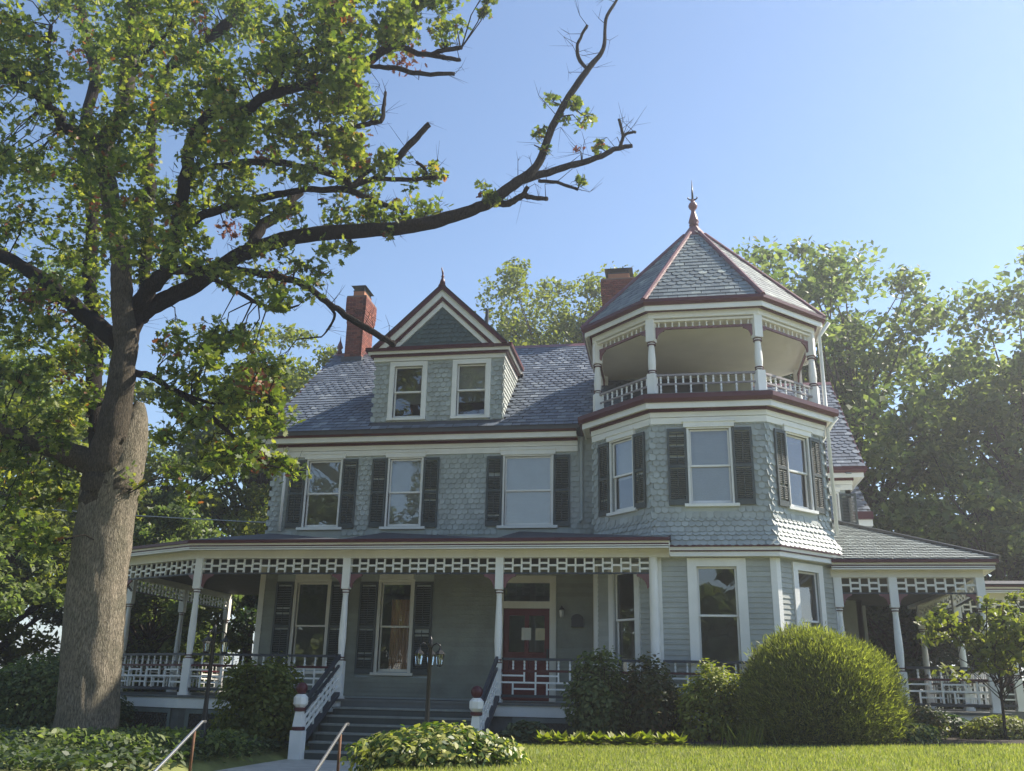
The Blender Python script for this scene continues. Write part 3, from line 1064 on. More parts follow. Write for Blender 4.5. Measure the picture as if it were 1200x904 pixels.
# downpipe on the loggia's right corner and rods
dp = off_path(TOWER[3:6], .06)[1]
MB().tube([(dp[0] + .28, dp[1] - .12, 9.86), (dp[0] + .05, dp[1] - .02, 9.55), (dp[0] + .05, dp[1] - .02, 7.8), (dp[0] + .25, dp[1] - .12, 7.5), (dp[0] + .05, dp[1] + .0, 7.3), (dp[0] + .05, dp[1], 4.9)], .045, 8).build("downpipe", "white", house, True)
MB().tube([(1.54, Wy - .1, 7.45), (1.54, Wy - .1, 7.2), (1.54, Wy - .1, 5.42), (1.50, Wy - .16, 5.36)], .04, 8).build("downpipe", "wall", house, True)
MB().tube([(-6.13, Wy - .07, 7.4), (-6.13, Wy - .07, 5.2)], .04, 8).build("downpipe", "white", house, True)
# tower roof
R0 = off_closed(OCT, .26)
ZA, ZB = 9.98, 12.98
R1 = [np.array(TC) + (np.array(q) - np.array(TC)) * .10 for q in OCT]
tr_ = MB()
tr_.add([(*q, ZA) for q in R0] + [(*q, ZB) for q in R1], [(i, (i + 1) % 8, (i + 1) % 8 + 8, i + 8) for i in range(8)] + [tuple(range(7, -1, -1))])
troof = tr_.build("tower_roof", "slate_bed", house)
for i in (7, 0, 1, 2, 3):
    O = np.array([*R0[i], ZA]); e = np.array([*R0[(i + 1) % 8], ZA]) - O; L = np.linalg.norm(e); u = e / L
    tl = np.array([*R1[i], ZB]) - O; tr = np.array([*R1[(i + 1) % 8], ZB]) - O
    v = tl - u * (tl @ u); H = np.linalg.norm(v); v /= H
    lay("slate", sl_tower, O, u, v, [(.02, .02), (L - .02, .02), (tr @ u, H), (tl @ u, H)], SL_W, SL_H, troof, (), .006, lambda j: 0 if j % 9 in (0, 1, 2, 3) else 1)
for i in range(8):
    p, q = np.array([*R0[i], ZA + .02]), np.array([*R1[i], ZB + .02])
    MB().tube([p, q], [.065, .06], 8).build("hip_cap", "rose", troof)
cap = MB(); cs = [np.array(TC) + (np.array(q) - np.array(TC)) * .135 for q in OCT]; ct = [np.array(TC) + (np.array(q) - np.array(TC)) * .025 for q in OCT]
cap.add([(*q, 12.90) for q in cs] + [(*q, 13.36) for q in ct], [(i, (i + 1) % 8, (i + 1) % 8 + 8, i + 8) for i in range(8)] + [tuple(range(8, 16))])
cap.build("spire_cap", "rose", troof)
fin = MB().lathe([(.07, 0), (.13, .05), (.10, .09), (.14, .14), (.115, .24), (.065, .42), (.05, .50), (.10, .56), (.125, .63), (.10, .70), (.05, .75), (.06, .79), (.03, .83)], (*TC, 13.30), 14).build("finial", "rose", house, True)
sp = MB().tube([(*TC, 14.10), (*TC, 14.35), (*TC, 14.72)], [.03, .026, .006], 6)
for sg in (-1, 1):
    sp.tube([(TC[0], TC[1], 14.12), (TC[0] + sg * .08, TC[1], 14.13), (TC[0] + sg * .13, TC[1], 14.18), (TC[0] + sg * .11, TC[1], 14.21)], [.022, .02, .018, .012], 6)
sp.build("spike", "black", fin, True)


# ------------------------------------------------------------------ chimneys
def chimney(x0, x1, y0, y1, z0, z1, cap_label):
    core = MB().box(x0 + .012, x1 - .012, y0 + .012, y1 - .012, z0, z1 + .02)
    o = core.build("chimney", "mortar", house)
    bl, bh = .205, .062
    bm = {}
    def brick(p, u, L):
        key = round(L, 3)
        if key not in bm:
            bm[key] = MB().box(0, L - .012, 0, .075, 0, bh).mesh("brick", "brick")
        n_ = np.array([-u[1], u[0], 0])
        put(bm[key], "brick", Matrix(((u[0], n_[0], 0, p[0]), (u[1], n_[1], 0, p[1]), (0, 0, 1, p[2]), (0, 0, 0, 1))), o)
    z = z0; c = 0
    H = z1 - z0
    while z < z1 - .03:
        t = (z - z0) / H
        g = 0 if t < .62 else (.012 * int((t - .62) / .2 * 5) if t < .82 else .06)
        for P, u, L in (((x0 - g, y0 - g), (1, 0), x1 - x0 + 2 * g), ((x1 + g, y0 - g), (0, 1), y1 - y0 + 2 * g)):
            nb = max(1, round(L / bl)); ln = L / nb
            for q in range(nb + (c % 2)):
                s = q * ln - (ln / 2 if c % 2 else 0); e = min(L, s + ln); s = max(0, s)
                if e - s > .03:
                    brick((P[0] + u[0] * s, P[1] + u[1] * s, z), np.array([u[0], u[1], 0.]), e - s)
        z += bh + .012; c += 1
    MB().box(x0 - .05, x1 + .05, y0 - .05, y1 + .05, z1 - .012, z1 + .035).build("chimney_crown", "mortar", o)
    cx, cy = (x0 + x1) / 2, (y0 + y1) / 2
    hw, hd = (x1 - x0) * .33, (y1 - y0) * .36
    MB().box(cx - hw, cx + hw, cy - hd, cy + hd, z1 + .03, z1 + .26).build("flue", "flue", o)
    mc = MB()
    for sx in (-1, 1):
        for sy in (-1, 1):
            mc.box(cx + sx * hw * .9 - .015, cx + sx * hw * .9 + .015, cy + sy * hd * .9 - .015, cy + sy * hd * .9 + .015, z1 + .25, z1 + .42)
    mc.box(cx - hw * 1.05, cx + hw * 1.05, cy - hd * 1.05, cy + hd * 1.05, z1 + .26, z1 + .29)
    mc.add([(cx - hw * 1.35, cy - hd * 1.3, z1 + .42), (cx + hw * 1.35, cy - hd * 1.3, z1 + .42), (cx + hw * 1.35, cy + hd * 1.3, z1 + .42), (cx - hw * 1.35, cy + hd * 1.3, z1 + .42), (cx, cy, z1 + .50)],
           [(0, 1, 4), (1, 2, 4), (2, 3, 4), (3, 0, 4), (3, 2, 1, 0)])
    mc.build("chimney_cap", "dark_metal", o)
    return o


chimney(-6.28, -5.73, 6.15, 7.1, 10.6, 13.35, "")
chimney(1.72, 2.75, 7.8, 8.6, 11.2, 14.25, "")
MB().box(-6.34, -5.67, 6.05, 7.2, 10.7, 11.28).build("flashing", "slate_bed", house)


# ------------------------------------------------------------------ porch
PF = [(-6.912, 0.0), (-3.413, 0.0), (0.0, 0.0), (3.244, 0.0)]
LPATH = [(-10.95, 9.6), (-10.95, 6.7), (-10.95, 3.9), (-9.55, 1.25)] + PF
RPATH = [(7.13, 1.5), (8.26, 1.5), (10.0, 1.5), (10.35, 4.6), (10.35, 8.0)]
deck_out = [(-10.95, 9.6), (-10.95, 3.9), (-9.55, 1.25), (-6.912, 0.0), (3.244, 0), (5.85, 0), (7.25, 1.42), (10.05, 1.45), (10.4, 4.6), (10.4, 9.0)]
op = off_path(deck_out, .20)
fl = MB()
fl.prism([(*q, DECK - .05) for q in op] + [(7.2, 9.0, DECK - .05), (7.2, 4, DECK - .05), (1.9, 4, DECK - .05), (1.9, 2.5, DECK - .05), (-6.4, 2.5, DECK - .05), (-6.4, 9.6, DECK - .05)], (0, 0, .05))
pfl = fl.build("porch_floor", "deck", house)
MB().sweep(deck_out, rect(.13, .165, DECK - .265, DECK - .052)).build("skirt_board", "white", house)
MB().sweep(deck_out, rect(-.1, .10, .0, DECK - .27)).build("foundation", "stone", house)
# lattice under the porch, one framed panel between each pair of piers
bays = [((-9.4, 1.18), (-7.1, .1)), ((-6.75, 0), (-5.4, 0)), ((-5.15, 0), (-3.75, 0)), ((.35, 0), (1.7, 0)), ((1.95, 0), (3.2, 0)), ((3.5, 0), (5.6, 0)), ((7.5, 1.44), (9.8, 1.44))]
for a, b in bays:
    F_ = Face(a, b); z0, z1 = .30, DECK - .28
    m = MB(); c0, c1 = .115, .15
    for q in ((0, F_.L, z1 - .09, z1), (0, F_.L, z0, z0 + .08), (0, .09, z0 + .08, z1 - .09), (F_.L - .09, F_.L, z0 + .08, z1 - .09)):
        m.obox(F_.O, F_.u, Z, F_.n, *q, c0, c1)
    pan = m.build("lattice_frame", "green_frame", house)
    l = MB(); h = z1 - z0; s = -h
    while s < F_.L:
        for sg, cc in ((1, .122), (-1, .130)):
            aa, bb = (s, s + h) if sg > 0 else (s + h, s)
            za, zb = z0, z1
            # clip to the panel
            def clip(x, z, xo, zo):
                if x < .05:
                    z = z + (zo - z) * (.05 - x) / (xo - x); x = .05
                if x > F_.L - .05:
                    z = z + (zo - z) * (x - F_.L + .05) / (x - xo); x = F_.L - .05
                return x, z
            lo, hi = min(aa, bb), max(aa, bb)
            if hi < .08 or lo > F_.L - .08:
                continue
            p1 = clip(aa, za, bb, zb); p2 = clip(bb, zb, aa, za)
            l.bar(F_.p(p1[0], p1[1], cc), F_.p(p2[0], p2[1], cc), .007, .034, F_.n)
        s += .105
    o = l.build("lattice", "lattice", pan); o["kind"] = "stuff"

PH = .88        # rail height


def railing(a, b, z=DECK, parent=house):
    a, b = np.array(a, float), np.array(b, float)
    d = b - a; L = np.linalg.norm(d); d /= L
    A, B = a + d * .09, b - d * .09; L -= .18
    m = MB(); m.bar((*A, z + .855), (*B, z + .855), .085, .05); m.bar((*A, z + .13), (*B, z + .13), .06, .055)
    r = m.build("railing", "rail", parent)
    mm = MB().bar((*A, z + .625), (*B, z + .625), .05, .045).build("mid_rail", "maroon", r)
    n_ = max(3, round(L / .235)); st = L / n_
    P = lambda k: A + d * st * k
    for q in range(1, n_):
        spindle("baluster", P(q), z + .648, z + .83, .022, r)
    stick("crosspiece", "white", (*A, z + .395), (*B, z + .395), .03, .036, r)
    for q in range(0, n_ + 1):
        if q % 3 in (2, 0) and 0 < q < n_:
            stick("upright", "white", (*P(q), z + .413), (*P(q), z + .602), .034, .034, r, d_up(d))
        if q % 3 in (0, 1) and 0 < q < n_:
            stick("upright", "white", (*P(q), z + .158), (*P(q), z + .377), .034, .034, r, d_up(d))
        if q % 3 == 0:
            e = min(q + 2, n_)
            if e > q:
                stick("crosspiece", "white", (*P(q), z + .53), (*P(e), z + .53), .028, .034, r)
        if q % 3 == 1:
            e = min(q + 2, n_)
            if e > q:
                stick("crosspiece", "white", (*P(q), z + .27), (*P(e), z + .27), .028, .034, r)


def d_up(d):
    return (-d[1], d[0], 0)


def fret(a, b, z0=3.885, z1=4.185, parent=house):
    a, b = np.array(a, float), np.array(b, float)
    d = b - a; L = np.linalg.norm(d); d /= L
    A, B = a + d * .085, b - d * .085; L -= .17
    m = MB().bar((*A, z0 - .018), (*B, z0 - .018), .045, .034)
    r = m.build("fretwork", "rail", parent)
    n_ = max(2, round(L / .193)); st = L / n_
    h = z1 - z0
    flip = random.randrange(2)
    for q in range(n_):
        p0, p1 = A + d * st * q, A + d * st * (q + 1)
        if q:
            stick("upright", "white", (*p0, z0), (*p0, z1), .035, .04, r, d_up(d))
        if q == n_ // 2 and n_ > 8:
            flip += 1
        for f in ((.5,) if (q + flip) % 2 else (.26, .66)):
            stick("crosspiece", "white", (*p0, z0 + h * f), (*p1, z0 + h * f), .03, .042, r)
    return r


for i, q in enumerate(LPATH):
    if i == len(LPATH) - 1:
        m = MB().lathe([(.105, DECK), (.12, DECK + .04), (.105, DECK + .08), (.098, 2.8), (.09, 4.2), (.09, 4.36)], (*q, 0), 18)
        m.build("porch_post", "white", house, True)
    else:
        post(*q, DECK, 2.02, 3.53, 4.19, .085)
for i in range(len(LPATH) - 1):
    a, b = LPATH[i], LPATH[i + 1]
    fret(a, b)
    d = np.array(b) - np.array(a)
    if i > 2:
        bracket(np.array(a) + d / np.linalg.norm(d) * .085, d, 3.85, house); bracket(np.array(b) - d / np.linalg.norm(d) * .085, -d, 3.85, house)
    if i != 5:
        railing(a, b)
for i, q in enumerate(RPATH):
    post(*q, DECK, 2.02, 3.33, 3.95, .085)
for i in range(len(RPATH) - 1):
    fret(RPATH[i], RPATH[i + 1], 3.645, 3.945); railing(RPATH[i], RPATH[i + 1])
for i in range(2):
    a, b = np.array(RPATH[i]), np.array(RPATH[i + 1]); d = (b - a) / np.linalg.norm(b - a)
    bracket(a + d * .085, d, 3.61, house, .2); bracket(b - d * .085, -d, 3.61, house, .2)
railing((3.30, 0), (5.85, 0)); railing((5.85, 0), (7.15, 1.42))
stick("rail_post", "white", (5.85, 0, DECK), (5.85, 0, DECK + .9), .09, .09, house)

PE = [("beam", "cream", rect(-.09, .09, -.34, -.17)), ("soffit", "cream", rect(-.2, .42, -.168, -.15)), ("fascia", "white", rect(.385, .42, -.195, -.125)),
      ("band", "maroon", rect(.38, .428, -.123, -.10)), ("fascia", "cream", rect(.38, .44, -.098, -.055)), ("gutter", "maroon", rect(.36, .50, -.053, .012))]
LE = LPATH[:-1] + [(3.58, 0.0)]
cornice(LE, 4.53, PE)
for nm, mt, y0, y1, z0, z1 in (("eave_end", "cream", -.41, .16, 4.19, 4.38), ("eave_end", "white", -.43, .17, 4.382, 4.47), ("eave_end", "maroon", -.5, .2, 4.472, 4.56)):
    MB().box(3.582, 3.60, y0, y1, z0, z1).build(nm, mt, house)
RE = [(7.0, 1.5), (10.0, 1.5), (10.35, 4.6), (10.35, 9.0)]
cornice(RE, 4.29, [(a, b, [(o - (.12 if o > .2 else 0), h) for o, h in c]) for a, b, c in PE])
# porch roof, left and front
eo = off_path(LE, .50); inner = [(-6.4, 9.6), (-6.4, 6.7), (-6.4, 3.6), (-6.4, 3.0), (-6.4, Wy + .05), (-3.413, Wy + .05), (0, Wy + .05), (3.6, Wy + .05)]
pr = MB(); ze, zi = 4.545, 5.17
pr.add([(*q, ze) for q in eo] + [(*q, zi) for q in inner], [(i, i + 1, i + 9 - 1, i + 8) for i in range(7)])
pr.add([(*q, ze - .035) for q in eo] + [(*q, zi - .06) for q in inner], [(i + 8, i + 9 - 1, i + 1, i) for i in range(7)])
pr.prism([(3.6, -.5, 4.50), (3.6, -.5, 4.55), (3.6, Wy, 5.175), (3.6, Wy, 4.5)], (.03, 0, 0))
proof = pr.build("porch_roof", "roof_dark", house)
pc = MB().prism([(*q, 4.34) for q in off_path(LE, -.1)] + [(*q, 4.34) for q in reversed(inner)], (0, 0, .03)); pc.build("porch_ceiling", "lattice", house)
# roof over the right porch, painted shingles like the tower skirt
rr = MB()
E0, E1, E2, HP, HB = (6.6, 1.12, 4.305), (10.36, 1.12, 4.305), (10.74, 9.0, 4.305), (7.1, 4.4, 5.78), (7.1, 9.0, 5.78)
rr.add([E0, E1, HP, (6.6, 4.4, 5.78), E2, HB], [(0, 1, 2, 3), (1, 4, 5, 2)])
rr.add([(a, b, c - .05) for a, b, c in (E0, E1, HP, (6.6, 4.4, 5.78), E2, HB)], [(3, 2, 1, 0), (2, 5, 4, 1)])
rroof = rr.build("side_porch_roof", "wall", house)
O = np.array(E0); u = np.array([1., 0, 0]); v = np.array([0, 3.28, 1.475]); H = np.linalg.norm(v); v /= H
lay("shingle", sh_round, O, u, v, [(0, 0), (3.74, 0), (.5, H), (0, H)], SH_W, SH_H, rroof)
MB().tube([np.array(E1) + (0, 0, .02), np.array(HP) + (0, 0, .04)], .055, 6).build("hip_cap", "dark_metal", rroof)
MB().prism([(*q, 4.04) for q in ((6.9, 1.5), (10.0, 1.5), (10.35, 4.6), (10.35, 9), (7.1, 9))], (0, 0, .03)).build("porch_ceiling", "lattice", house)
# far end of the side porch that steps out to the right
FE = [(10.4, 5.9), (14.5, 5.9)]
cornice(FE, 4.25, PE)
MB().add([(10.2, 5.4, 4.265), (14.9, 5.4, 4.265), (14.9, 9, 4.75), (10.2, 9, 4.75), (10.2, 5.4, 4.23), (14.9, 5.4, 4.23), (14.9, 9, 4.7), (10.2, 9, 4.7)],
         [(0, 1, 2, 3), (7, 6, 5, 4), (0, 4, 5, 1), (1, 5, 6, 2)]).build("side_porch_roof", "roof_dark", house)
for x in (11.9, 14.2):
    post(x, 5.9, DECK, 2.02, 3.33, 3.92, .085)
fret((10.4, 5.9), (11.9, 5.9), 3.6, 3.9); fret((11.9, 5.9), (14.2, 5.9), 3.6, 3.9); railing((10.4, 5.9), (11.9, 5.9)); railing((11.9, 5.9), (14.2, 5.9))
MB().box(10.5, 14.6, 5.8, 9, DECK - .25, DECK).build("porch_floor", "deck", house)
MB().box(10.6, 14.5, 5.95, 8.9, .1, DECK - .26).build("foundation", "stone", house)

# ---- front door
dO = lambda mb, *q: mb.obox(FM.O, FM.u, Z, FM.n, *q)
fr = MB(); a, b = DOOR
dO(fr, a - .15, a, DECK + .005, 4.10, -.1, .05); dO(fr, b, b + .15, DECK + .005, 4.10, -.1, .05); dO(fr, a, b, 3.93, 4.10, -.1, .05); dO(fr, a, b, 3.34, 3.50, -.1, .045)
dfr = fr.build("door_frame", "cream", house)
tp_ = MB(); tp_.add([FM.p(a, 3.5, -.05), FM.p(b, 3.5, -.05), FM.p(b, 3.93, -.05), FM.p(a, 3.93, -.05)], [(0, 1, 2, 3)]); tp_.build("transom_pane", "glass", dfr)
dd = MB(); st = .13; mid = (a + b) / 2
dO(dd, a, a + st, DECK + .02, 3.34, -.10, -.05); dO(dd, b - st, b, DECK + .02, 3.34, -.10, -.05); dO(dd, mid - .05, mid + .05, DECK + .02, 3.34, -.10, -.05)
for za, zb in ((DECK + .02, 1.55), (2.15, 2.35), (3.18, 3.34)):
    dO(dd, a + st, mid - .05, za, zb, -.10, -.05); dO(dd, mid + .05, b - st, za, zb, -.10, -.05)
dO(dd, a + st, b - st, 1.55, 2.15, -.095, -.08)
door = dd.build("front_door", "door", house)
for x0, x1 in ((a + st, mid - .05), (mid + .05, b - st)):
    MB().add([FM.p(x0, 2.35, -.07), FM.p(x1, 2.35, -.07), FM.p(x1, 3.18, -.07), FM.p(x0, 3.18, -.07)], [(0, 1, 2, 3)]).build("door_pane", "glass", door)
MB().box(.70, .735, Wy - .03, Wy + .05, 2.15, 2.42).build("handle", "dark_metal", door)

# ---- front steps
ST0, ST1, RUN, NR = -3.33, -.08, .285, 7
GR = .19
RI = (DECK - GR) / NR
stp = MB()
side = [(-.18, .1)] + [(-.18, DECK - RI)]
for k_ in range(1, NR):
    side += [(-.18 - RUN * (k_ - 1), DECK - RI * k_ - .04), (-.18 - RUN * k_, DECK - RI * k_ - .04)]
side += [(-.18 - RUN * (NR - 1), .1)]
for x in (ST0, ST1 - .05):
    stp.prism([(x, y, z) for y, z in side], (.05, 0, 0))
steps = stp.build("front_steps", "step", house)
for k_ in range(NR):
    y = -.19 - RUN * (k_ - 1) - RUN if k_ else -.19
    z = DECK - RI * k_
    MB().box(ST0 + .055, ST1 - .055, y + .005, y + .03, z - RI + .0, z - .04).build("riser", "step" if k_ else "deck", steps)
    if k_:
        MB().box(ST0 - .02, ST1 + .02, y - .02, y + RUN + .0, z - .036, z).build("tread", "nosing", steps)
NEW = [(-3.413, -2.02), (0.0, -2.02)]
for i, (x, y) in enumerate(NEW):
    m = MB().box(x - .115, x + .115, y - .115, y + .115, GR - .05, .70)
    m.lathe([(.13, .77), (.125, .80), (.095, 1.02), (.09, 1.04)], (x, y, 0), 4)
    m.lathe([(.08, 1.11), (.135, 1.17), (.135, 1.29), (.08, 1.35)], (x, y, 0), 8)
    nw = m.build("newel_post", "white", house)
    MB().lathe([(.10, .70), (.125, .705), (.125, .76), (.10, .77)], (x, y, 0), 16).lathe([(.08, 1.04), (.11, 1.05), (.11, 1.10), (.08, 1.11)], (x, y, 0), 16).build("ring", "maroon", nw)
    MB().lathe([(.04, 1.35)] + [(.112 * math.sin(math.radians(t)), 1.455 - .112 * math.cos(math.radians(t))) for t in range(25, 180, 18)] + [(.004, 1.567)], (x, y, 0), 16).build("ball", "maroon", nw, True)
    # sloping handrail
    px = x; top0, top1 = np.array([px, -.08, DECK + .86]), np.array([px, y + .1, 1.16])
    dv = top1 - top0
    rl = MB(); rl.bar(top0, top1, .085, .055, (1, 0, 0)); rl.bar(top0 - Z * .20, top1 - Z * .16, .05, .045, (1, 0, 0)); rl.bar(top0 - Z * .76, top1 - Z * .70, .07, .14, (1, 0, 0))
    r = rl.build("stair_rail", "rail", house)
    for f in (.33, .47, .60):
        stick("crosspiece", "white", top0 - Z * f, top1 - Z * (f - .04), .04, .03, r, (1, 0, 0))
    for q in range(1, 9):
        c = top0 + dv * q / 9
        stick("upright", "white", c - Z * (.2 if q % 2 else .33), c - Z * (.60 if q % 2 else .70), .032, .032, r, (1, 0, 0))

flush_pieces()


# ------------------------------------------------------------------ small things on the porch
def notice(x0, x1, z0, z1, label, mat):
    m = MB(); kx = 4
    vs_ = [(x0 + (x1 - x0) * i / kx, Wy + .035 - .006 * math.sin(i * 1.3), z) for z in (z0, z1) for i in range(kx + 1)]
    m.add(vs_, [(i, i + 1, i + kx + 2, i + kx + 1) for i in range(kx)])
    m.add([(a, b + .0015, c) for a, b, c in vs_], [(i + kx + 1, i + kx + 2, i + 1, i) for i in range(kx)])
    return m.build("paper_notice", mat, label=label, category=None) if False else tag(m.build("paper_notice", mat), label, "notice", "notices taped to the front door")


M["paper2"] = paint("yellowed_paper", (.62, .55, .36), .8, .05)
notice(.10, .33, 2.62, 2.90, "white paper notice taped to the red front door", "paper")
notice(.43, .65, 2.62, 2.89, "yellowed paper notice taped to the red front door", "paper2")
m = MB()
arch = [(1.29, 2.92), (1.56, 2.92), (1.56, 3.12), (1.53, 3.17), (1.48, 3.20), (1.42, 3.21), (1.37, 3.20), (1.32, 3.17), (1.29, 3.12)]
m.prism([(x, Wy - .14, z) for x, z in arch], (0, .12, 0))
m.box(1.285, 1.565, Wy - .15, Wy - .139, 3.08, 3.10)
tag(m.build("mailbox", "dark_metal"), "small dark arch-topped mailbox on the porch wall beside the door", "mailbox")
t = thing("wall_lamp", (1.07, Wy - .02, 3.1), "small dark lantern on the porch wall between door and mailbox", "lamp")
MB().lathe([(.02, 3.12), (.055, 3.15), (.07, 3.28), (.03, 3.31)], (1.07, Wy - .13, 0), 6).build("lantern_glass", "lamp_glass", t)
MB().box(1.03, 1.11, Wy - .045, Wy - .022, 3.16, 3.34).lathe([(.08, 3.31), (.03, 3.36), (.008, 3.40)], (1.07, Wy - .13, 0), 6).tube([(1.07, Wy - .04, 3.30), (1.07, Wy - .13, 3.38)], .01, 5).build("bracket", "dark_metal", t)


# ------------------------------------------------------------------ lamp posts
def lamp_post(x, y, z0, rot, label):
    t = thing("lamp_post", (x, y, z0), label, "street lamp", "lamp posts beside the path")
    m = MB().lathe([(.13, z0 - .05), (.13, z0 + .05), (.09, z0 + .10), (.075, z0 + .35), (.055, z0 + .42), (.048, z0 + .5), (.036, z0 + 1.0), (.032, z0 + 1.95), (.05, z0 + 1.97), (.03, z0 + 2.02), (.04, z0 + 2.06), (.01, z0 + 2.14)], (x, y, 0), 12)
    m.build("post", "black", t, True)
    for k_ in range(3):
        a_ = rot + k_ * 2 * math.pi / 3
        d = np.array([math.cos(a_), math.sin(a_), 0]); c = np.array([x, y, z0])
        MB().tube([c + Z * 1.90, c + d * .06 + Z * 1.99, c + d * .13 + Z * 2.02, c + d * .19 + Z * 1.99, c + d * .20 + Z * 1.94], .012, 6).build("arm", "black", t, True)
        q = c + d * .20
        cage = MB()
        for j in range(6):
            b_ = j * math.pi / 3
            e = np.array([math.cos(b_), math.sin(b_), 0])
            cage.tube([q + e * .050 + Z * 1.67, q + e * .074 + Z * 1.84], .005, 4)
        cage.lathe([(.024, 1.64), (.053, 1.655), (.053, 1.672), (.04, 1.677)], q, 6).lathe([(.076, 1.835), (.092, 1.842), (.068, 1.872), (.026, 1.91), (.018, 1.945)], q, 6)
        ln = cage.build("lantern", "black", t)
        MB().lathe([(.047, 1.672), (.071, 1.838)], q, 6).build("lantern_glass", M["lantern"], ln)
        MB().lathe([(.010, 1.675), (.012, 1.75), (.007, 1.77)], q, 6).build("bulb", "white", ln)


M["lantern"] = glass_mat("lantern_glass")
lamp_post(-.41, -4.0, .20, math.radians(100), "black three-lantern lamp post in front of the steps behind the variegated bush")
lamp_post(-4.32, -4.0, .36, math.radians(30), "black three-lantern lamp post between the big oak and the bush by the steps")

# ------------------------------------------------------------------ handrails of the lower path steps
for x, zz, lab in ((-1.09, .97, "steel pipe handrail beside the variegated bush"), (-3.32, .95, "steel pipe handrail rising out of the ground cover")):
    t = thing("handrail", (x, -6.0, .17), lab, "handrail", "handrails of the path steps")
    MB().tube([(x, -5.9, zz + .01), (x, -6.0, zz + .01), (x, -8.6, zz - 2.6 * .51), (x, -8.7, zz - 2.62 * .51)], .024, 10).build("rail", "steel", t, True)
    for yq in (-6.2, -7.9):
        MB().tube([(x, yq, ground_z(x, yq) - .05), (x, yq, zz + .01 - max(0, (-6.0 - yq)) * .51 - .02)], .022, 8).build("post", "rust", t, True)

# overhead cable to the house
pts = []
for i in range(25):
    f = i / 24
    a, b = np.array([-34., 7.5, 9.0]), np.array([-6.5, 5.6, 5.95])
    q = a + (b - a) * f; q[2] -= 1.1 * 4 * f * (1 - f) * .35
    pts.append(q)
tag(MB().tube(pts, .018, 6).build("overhead_cable", "metal", None, True), "pale overhead cable running behind the oak to the house", "cable")


# ------------------------------------------------------------------ plants
def leaf_quads(C, size, tmpl, bias=.6, dirs=None):
    """C (N,3) centres, tmpl (k,2|3) outline; returns (N*k,3)"""
    N = len(C); k = len(tmpl)
    n = rng.normal(size=(N, 3)); n[:, 2] = np.abs(n[:, 2]) * 1.0 + bias
    if dirs is not None:
        n = n * .55 + dirs
    n /= np.linalg.norm(n, axis=1, keepdims=True)
    r = rng.normal(size=(N, 3))
    t = r - n * (r * n).sum(1, keepdims=True); t /= np.linalg.norm(t, axis=1, keepdims=True)
    b = np.cross(n, t)
    T = np.asarray(tmpl, float)
    if T.shape[1] == 2:
        T = np.c_[T, np.zeros(k)]
    s = np.broadcast_to(np.asarray(size, float), (N,))[:, None, None]
    V = C[:, None, :] + s * (T[None, :, 0, None] * t[:, None] + T[None, :, 1, None] * b[:, None] + T[None, :, 2, None] * n[:, None])
    return V.reshape(-1, 3)


DIAMOND = [(0, -.5, 0), (.30, 0, .08), (0, .55, -.06), (-.30, 0, .08)]
OVAL = [(0, -.5, 0), (.24, -.2, .05), (.25, .15, .05), (0, .55, -.1), (-.25, .15, .05), (-.24, -.2, .05)]
OAK = [(0, -.55), (.10, -.25), (.30, -.28), (.16, -.02), (.40, .08), (.17, .22), (.22, .48), (0, .55), (-.22, .48), (-.17, .22), (-.40, .08), (-.16, -.02), (-.30, -.28), (-.10, -.25)]
BLADE = [(-.03, 0, 0), (.03, 0, 0), (.025, .55, .05), (0, 1, .15), (-.025, .55, .05)]

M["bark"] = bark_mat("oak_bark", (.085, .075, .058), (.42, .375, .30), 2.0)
M["bark_limb"] = bark_mat("shaded_limb_bark", (.013, .011, .010), (.052, .044, .038), 1.5)  # oak bark painted near-black: shade and silhouette put into the colour
M["bark_mid"] = bark_mat("half_shaded_bark", (.045, .039, .031), (.18, .155, .125), 2.0)  # same bark darkened part way, shade above the fork painted in
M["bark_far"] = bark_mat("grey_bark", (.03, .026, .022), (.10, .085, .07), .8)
G = lambda *q: q
M["oak_leaf"] = leaf_mat("oak_leaf", [(0, (.040, .070, .018)), (.35, (.095, .142, .034)), (.7, (.17, .21, .052)), (.97, (.28, .30, .09)), (.985, (.24, .09, .045)), (1, (.18, .06, .04))], .5, .5, (1.6, 1.6, .55))
M["dead_leaf"] = leaf_mat("dead_oak_leaf", [(0, (0.120, 0.036, 0.024)), (.5, (0.240, 0.090, 0.054)), (1, (0.312, 0.156, 0.072))], .3, .7, (1.2, .9, .7))
M["leaf_a"] = leaf_mat("maple_leaf", [(0, (.06, .095, .034)), (.5, (.125, .170, .060)), (1, (.23, .265, .105))], .52, .5, (1.5, 1.6, .8))
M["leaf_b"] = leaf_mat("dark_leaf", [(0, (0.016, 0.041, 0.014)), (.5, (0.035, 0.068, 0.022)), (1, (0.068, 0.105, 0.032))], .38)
M["leaf_c"] = leaf_mat("light_leaf", [(0, (.08, .11, .025)), (.5, (.145, .18, .042)), (1, (.22, .24, .065))], .5, .5, (1.6, 1.6, .6))
M["leaf_yew"] = leaf_mat("yew_needle", [(0, (.06, .07, .022)), (.5, (.17, .19, .048)), (1, (.34, .34, .11))], .45)
M["leaf_gold"] = leaf_mat("golden_leaf", [(0, (.10, .13, .02)), (.5, (.20, .23, .035)), (1, (.34, .33, .08))], .4)
M["leaf_var"] = leaf_mat("variegated_leaf", [(0, (.03, .065, .016)), (.45, (.07, .12, .022)), (.6, (.28, .29, .07)), (1, (.48, .46, .20))], .35, .35)
M["leaf_hyd"] = leaf_mat("hydrangea_leaf", [(0, (.032, .055, .026)), (.6, (.065, .095, .042)), (1, (.12, .145, .07))], .35)
M["leaf_red"] = leaf_mat("bronze_leaf", [(0, (.045, .065, .024)), (.5, (.08, .10, .036)), (.85, (.12, .115, .04)), (1, (.15, .10, .05))], .38)
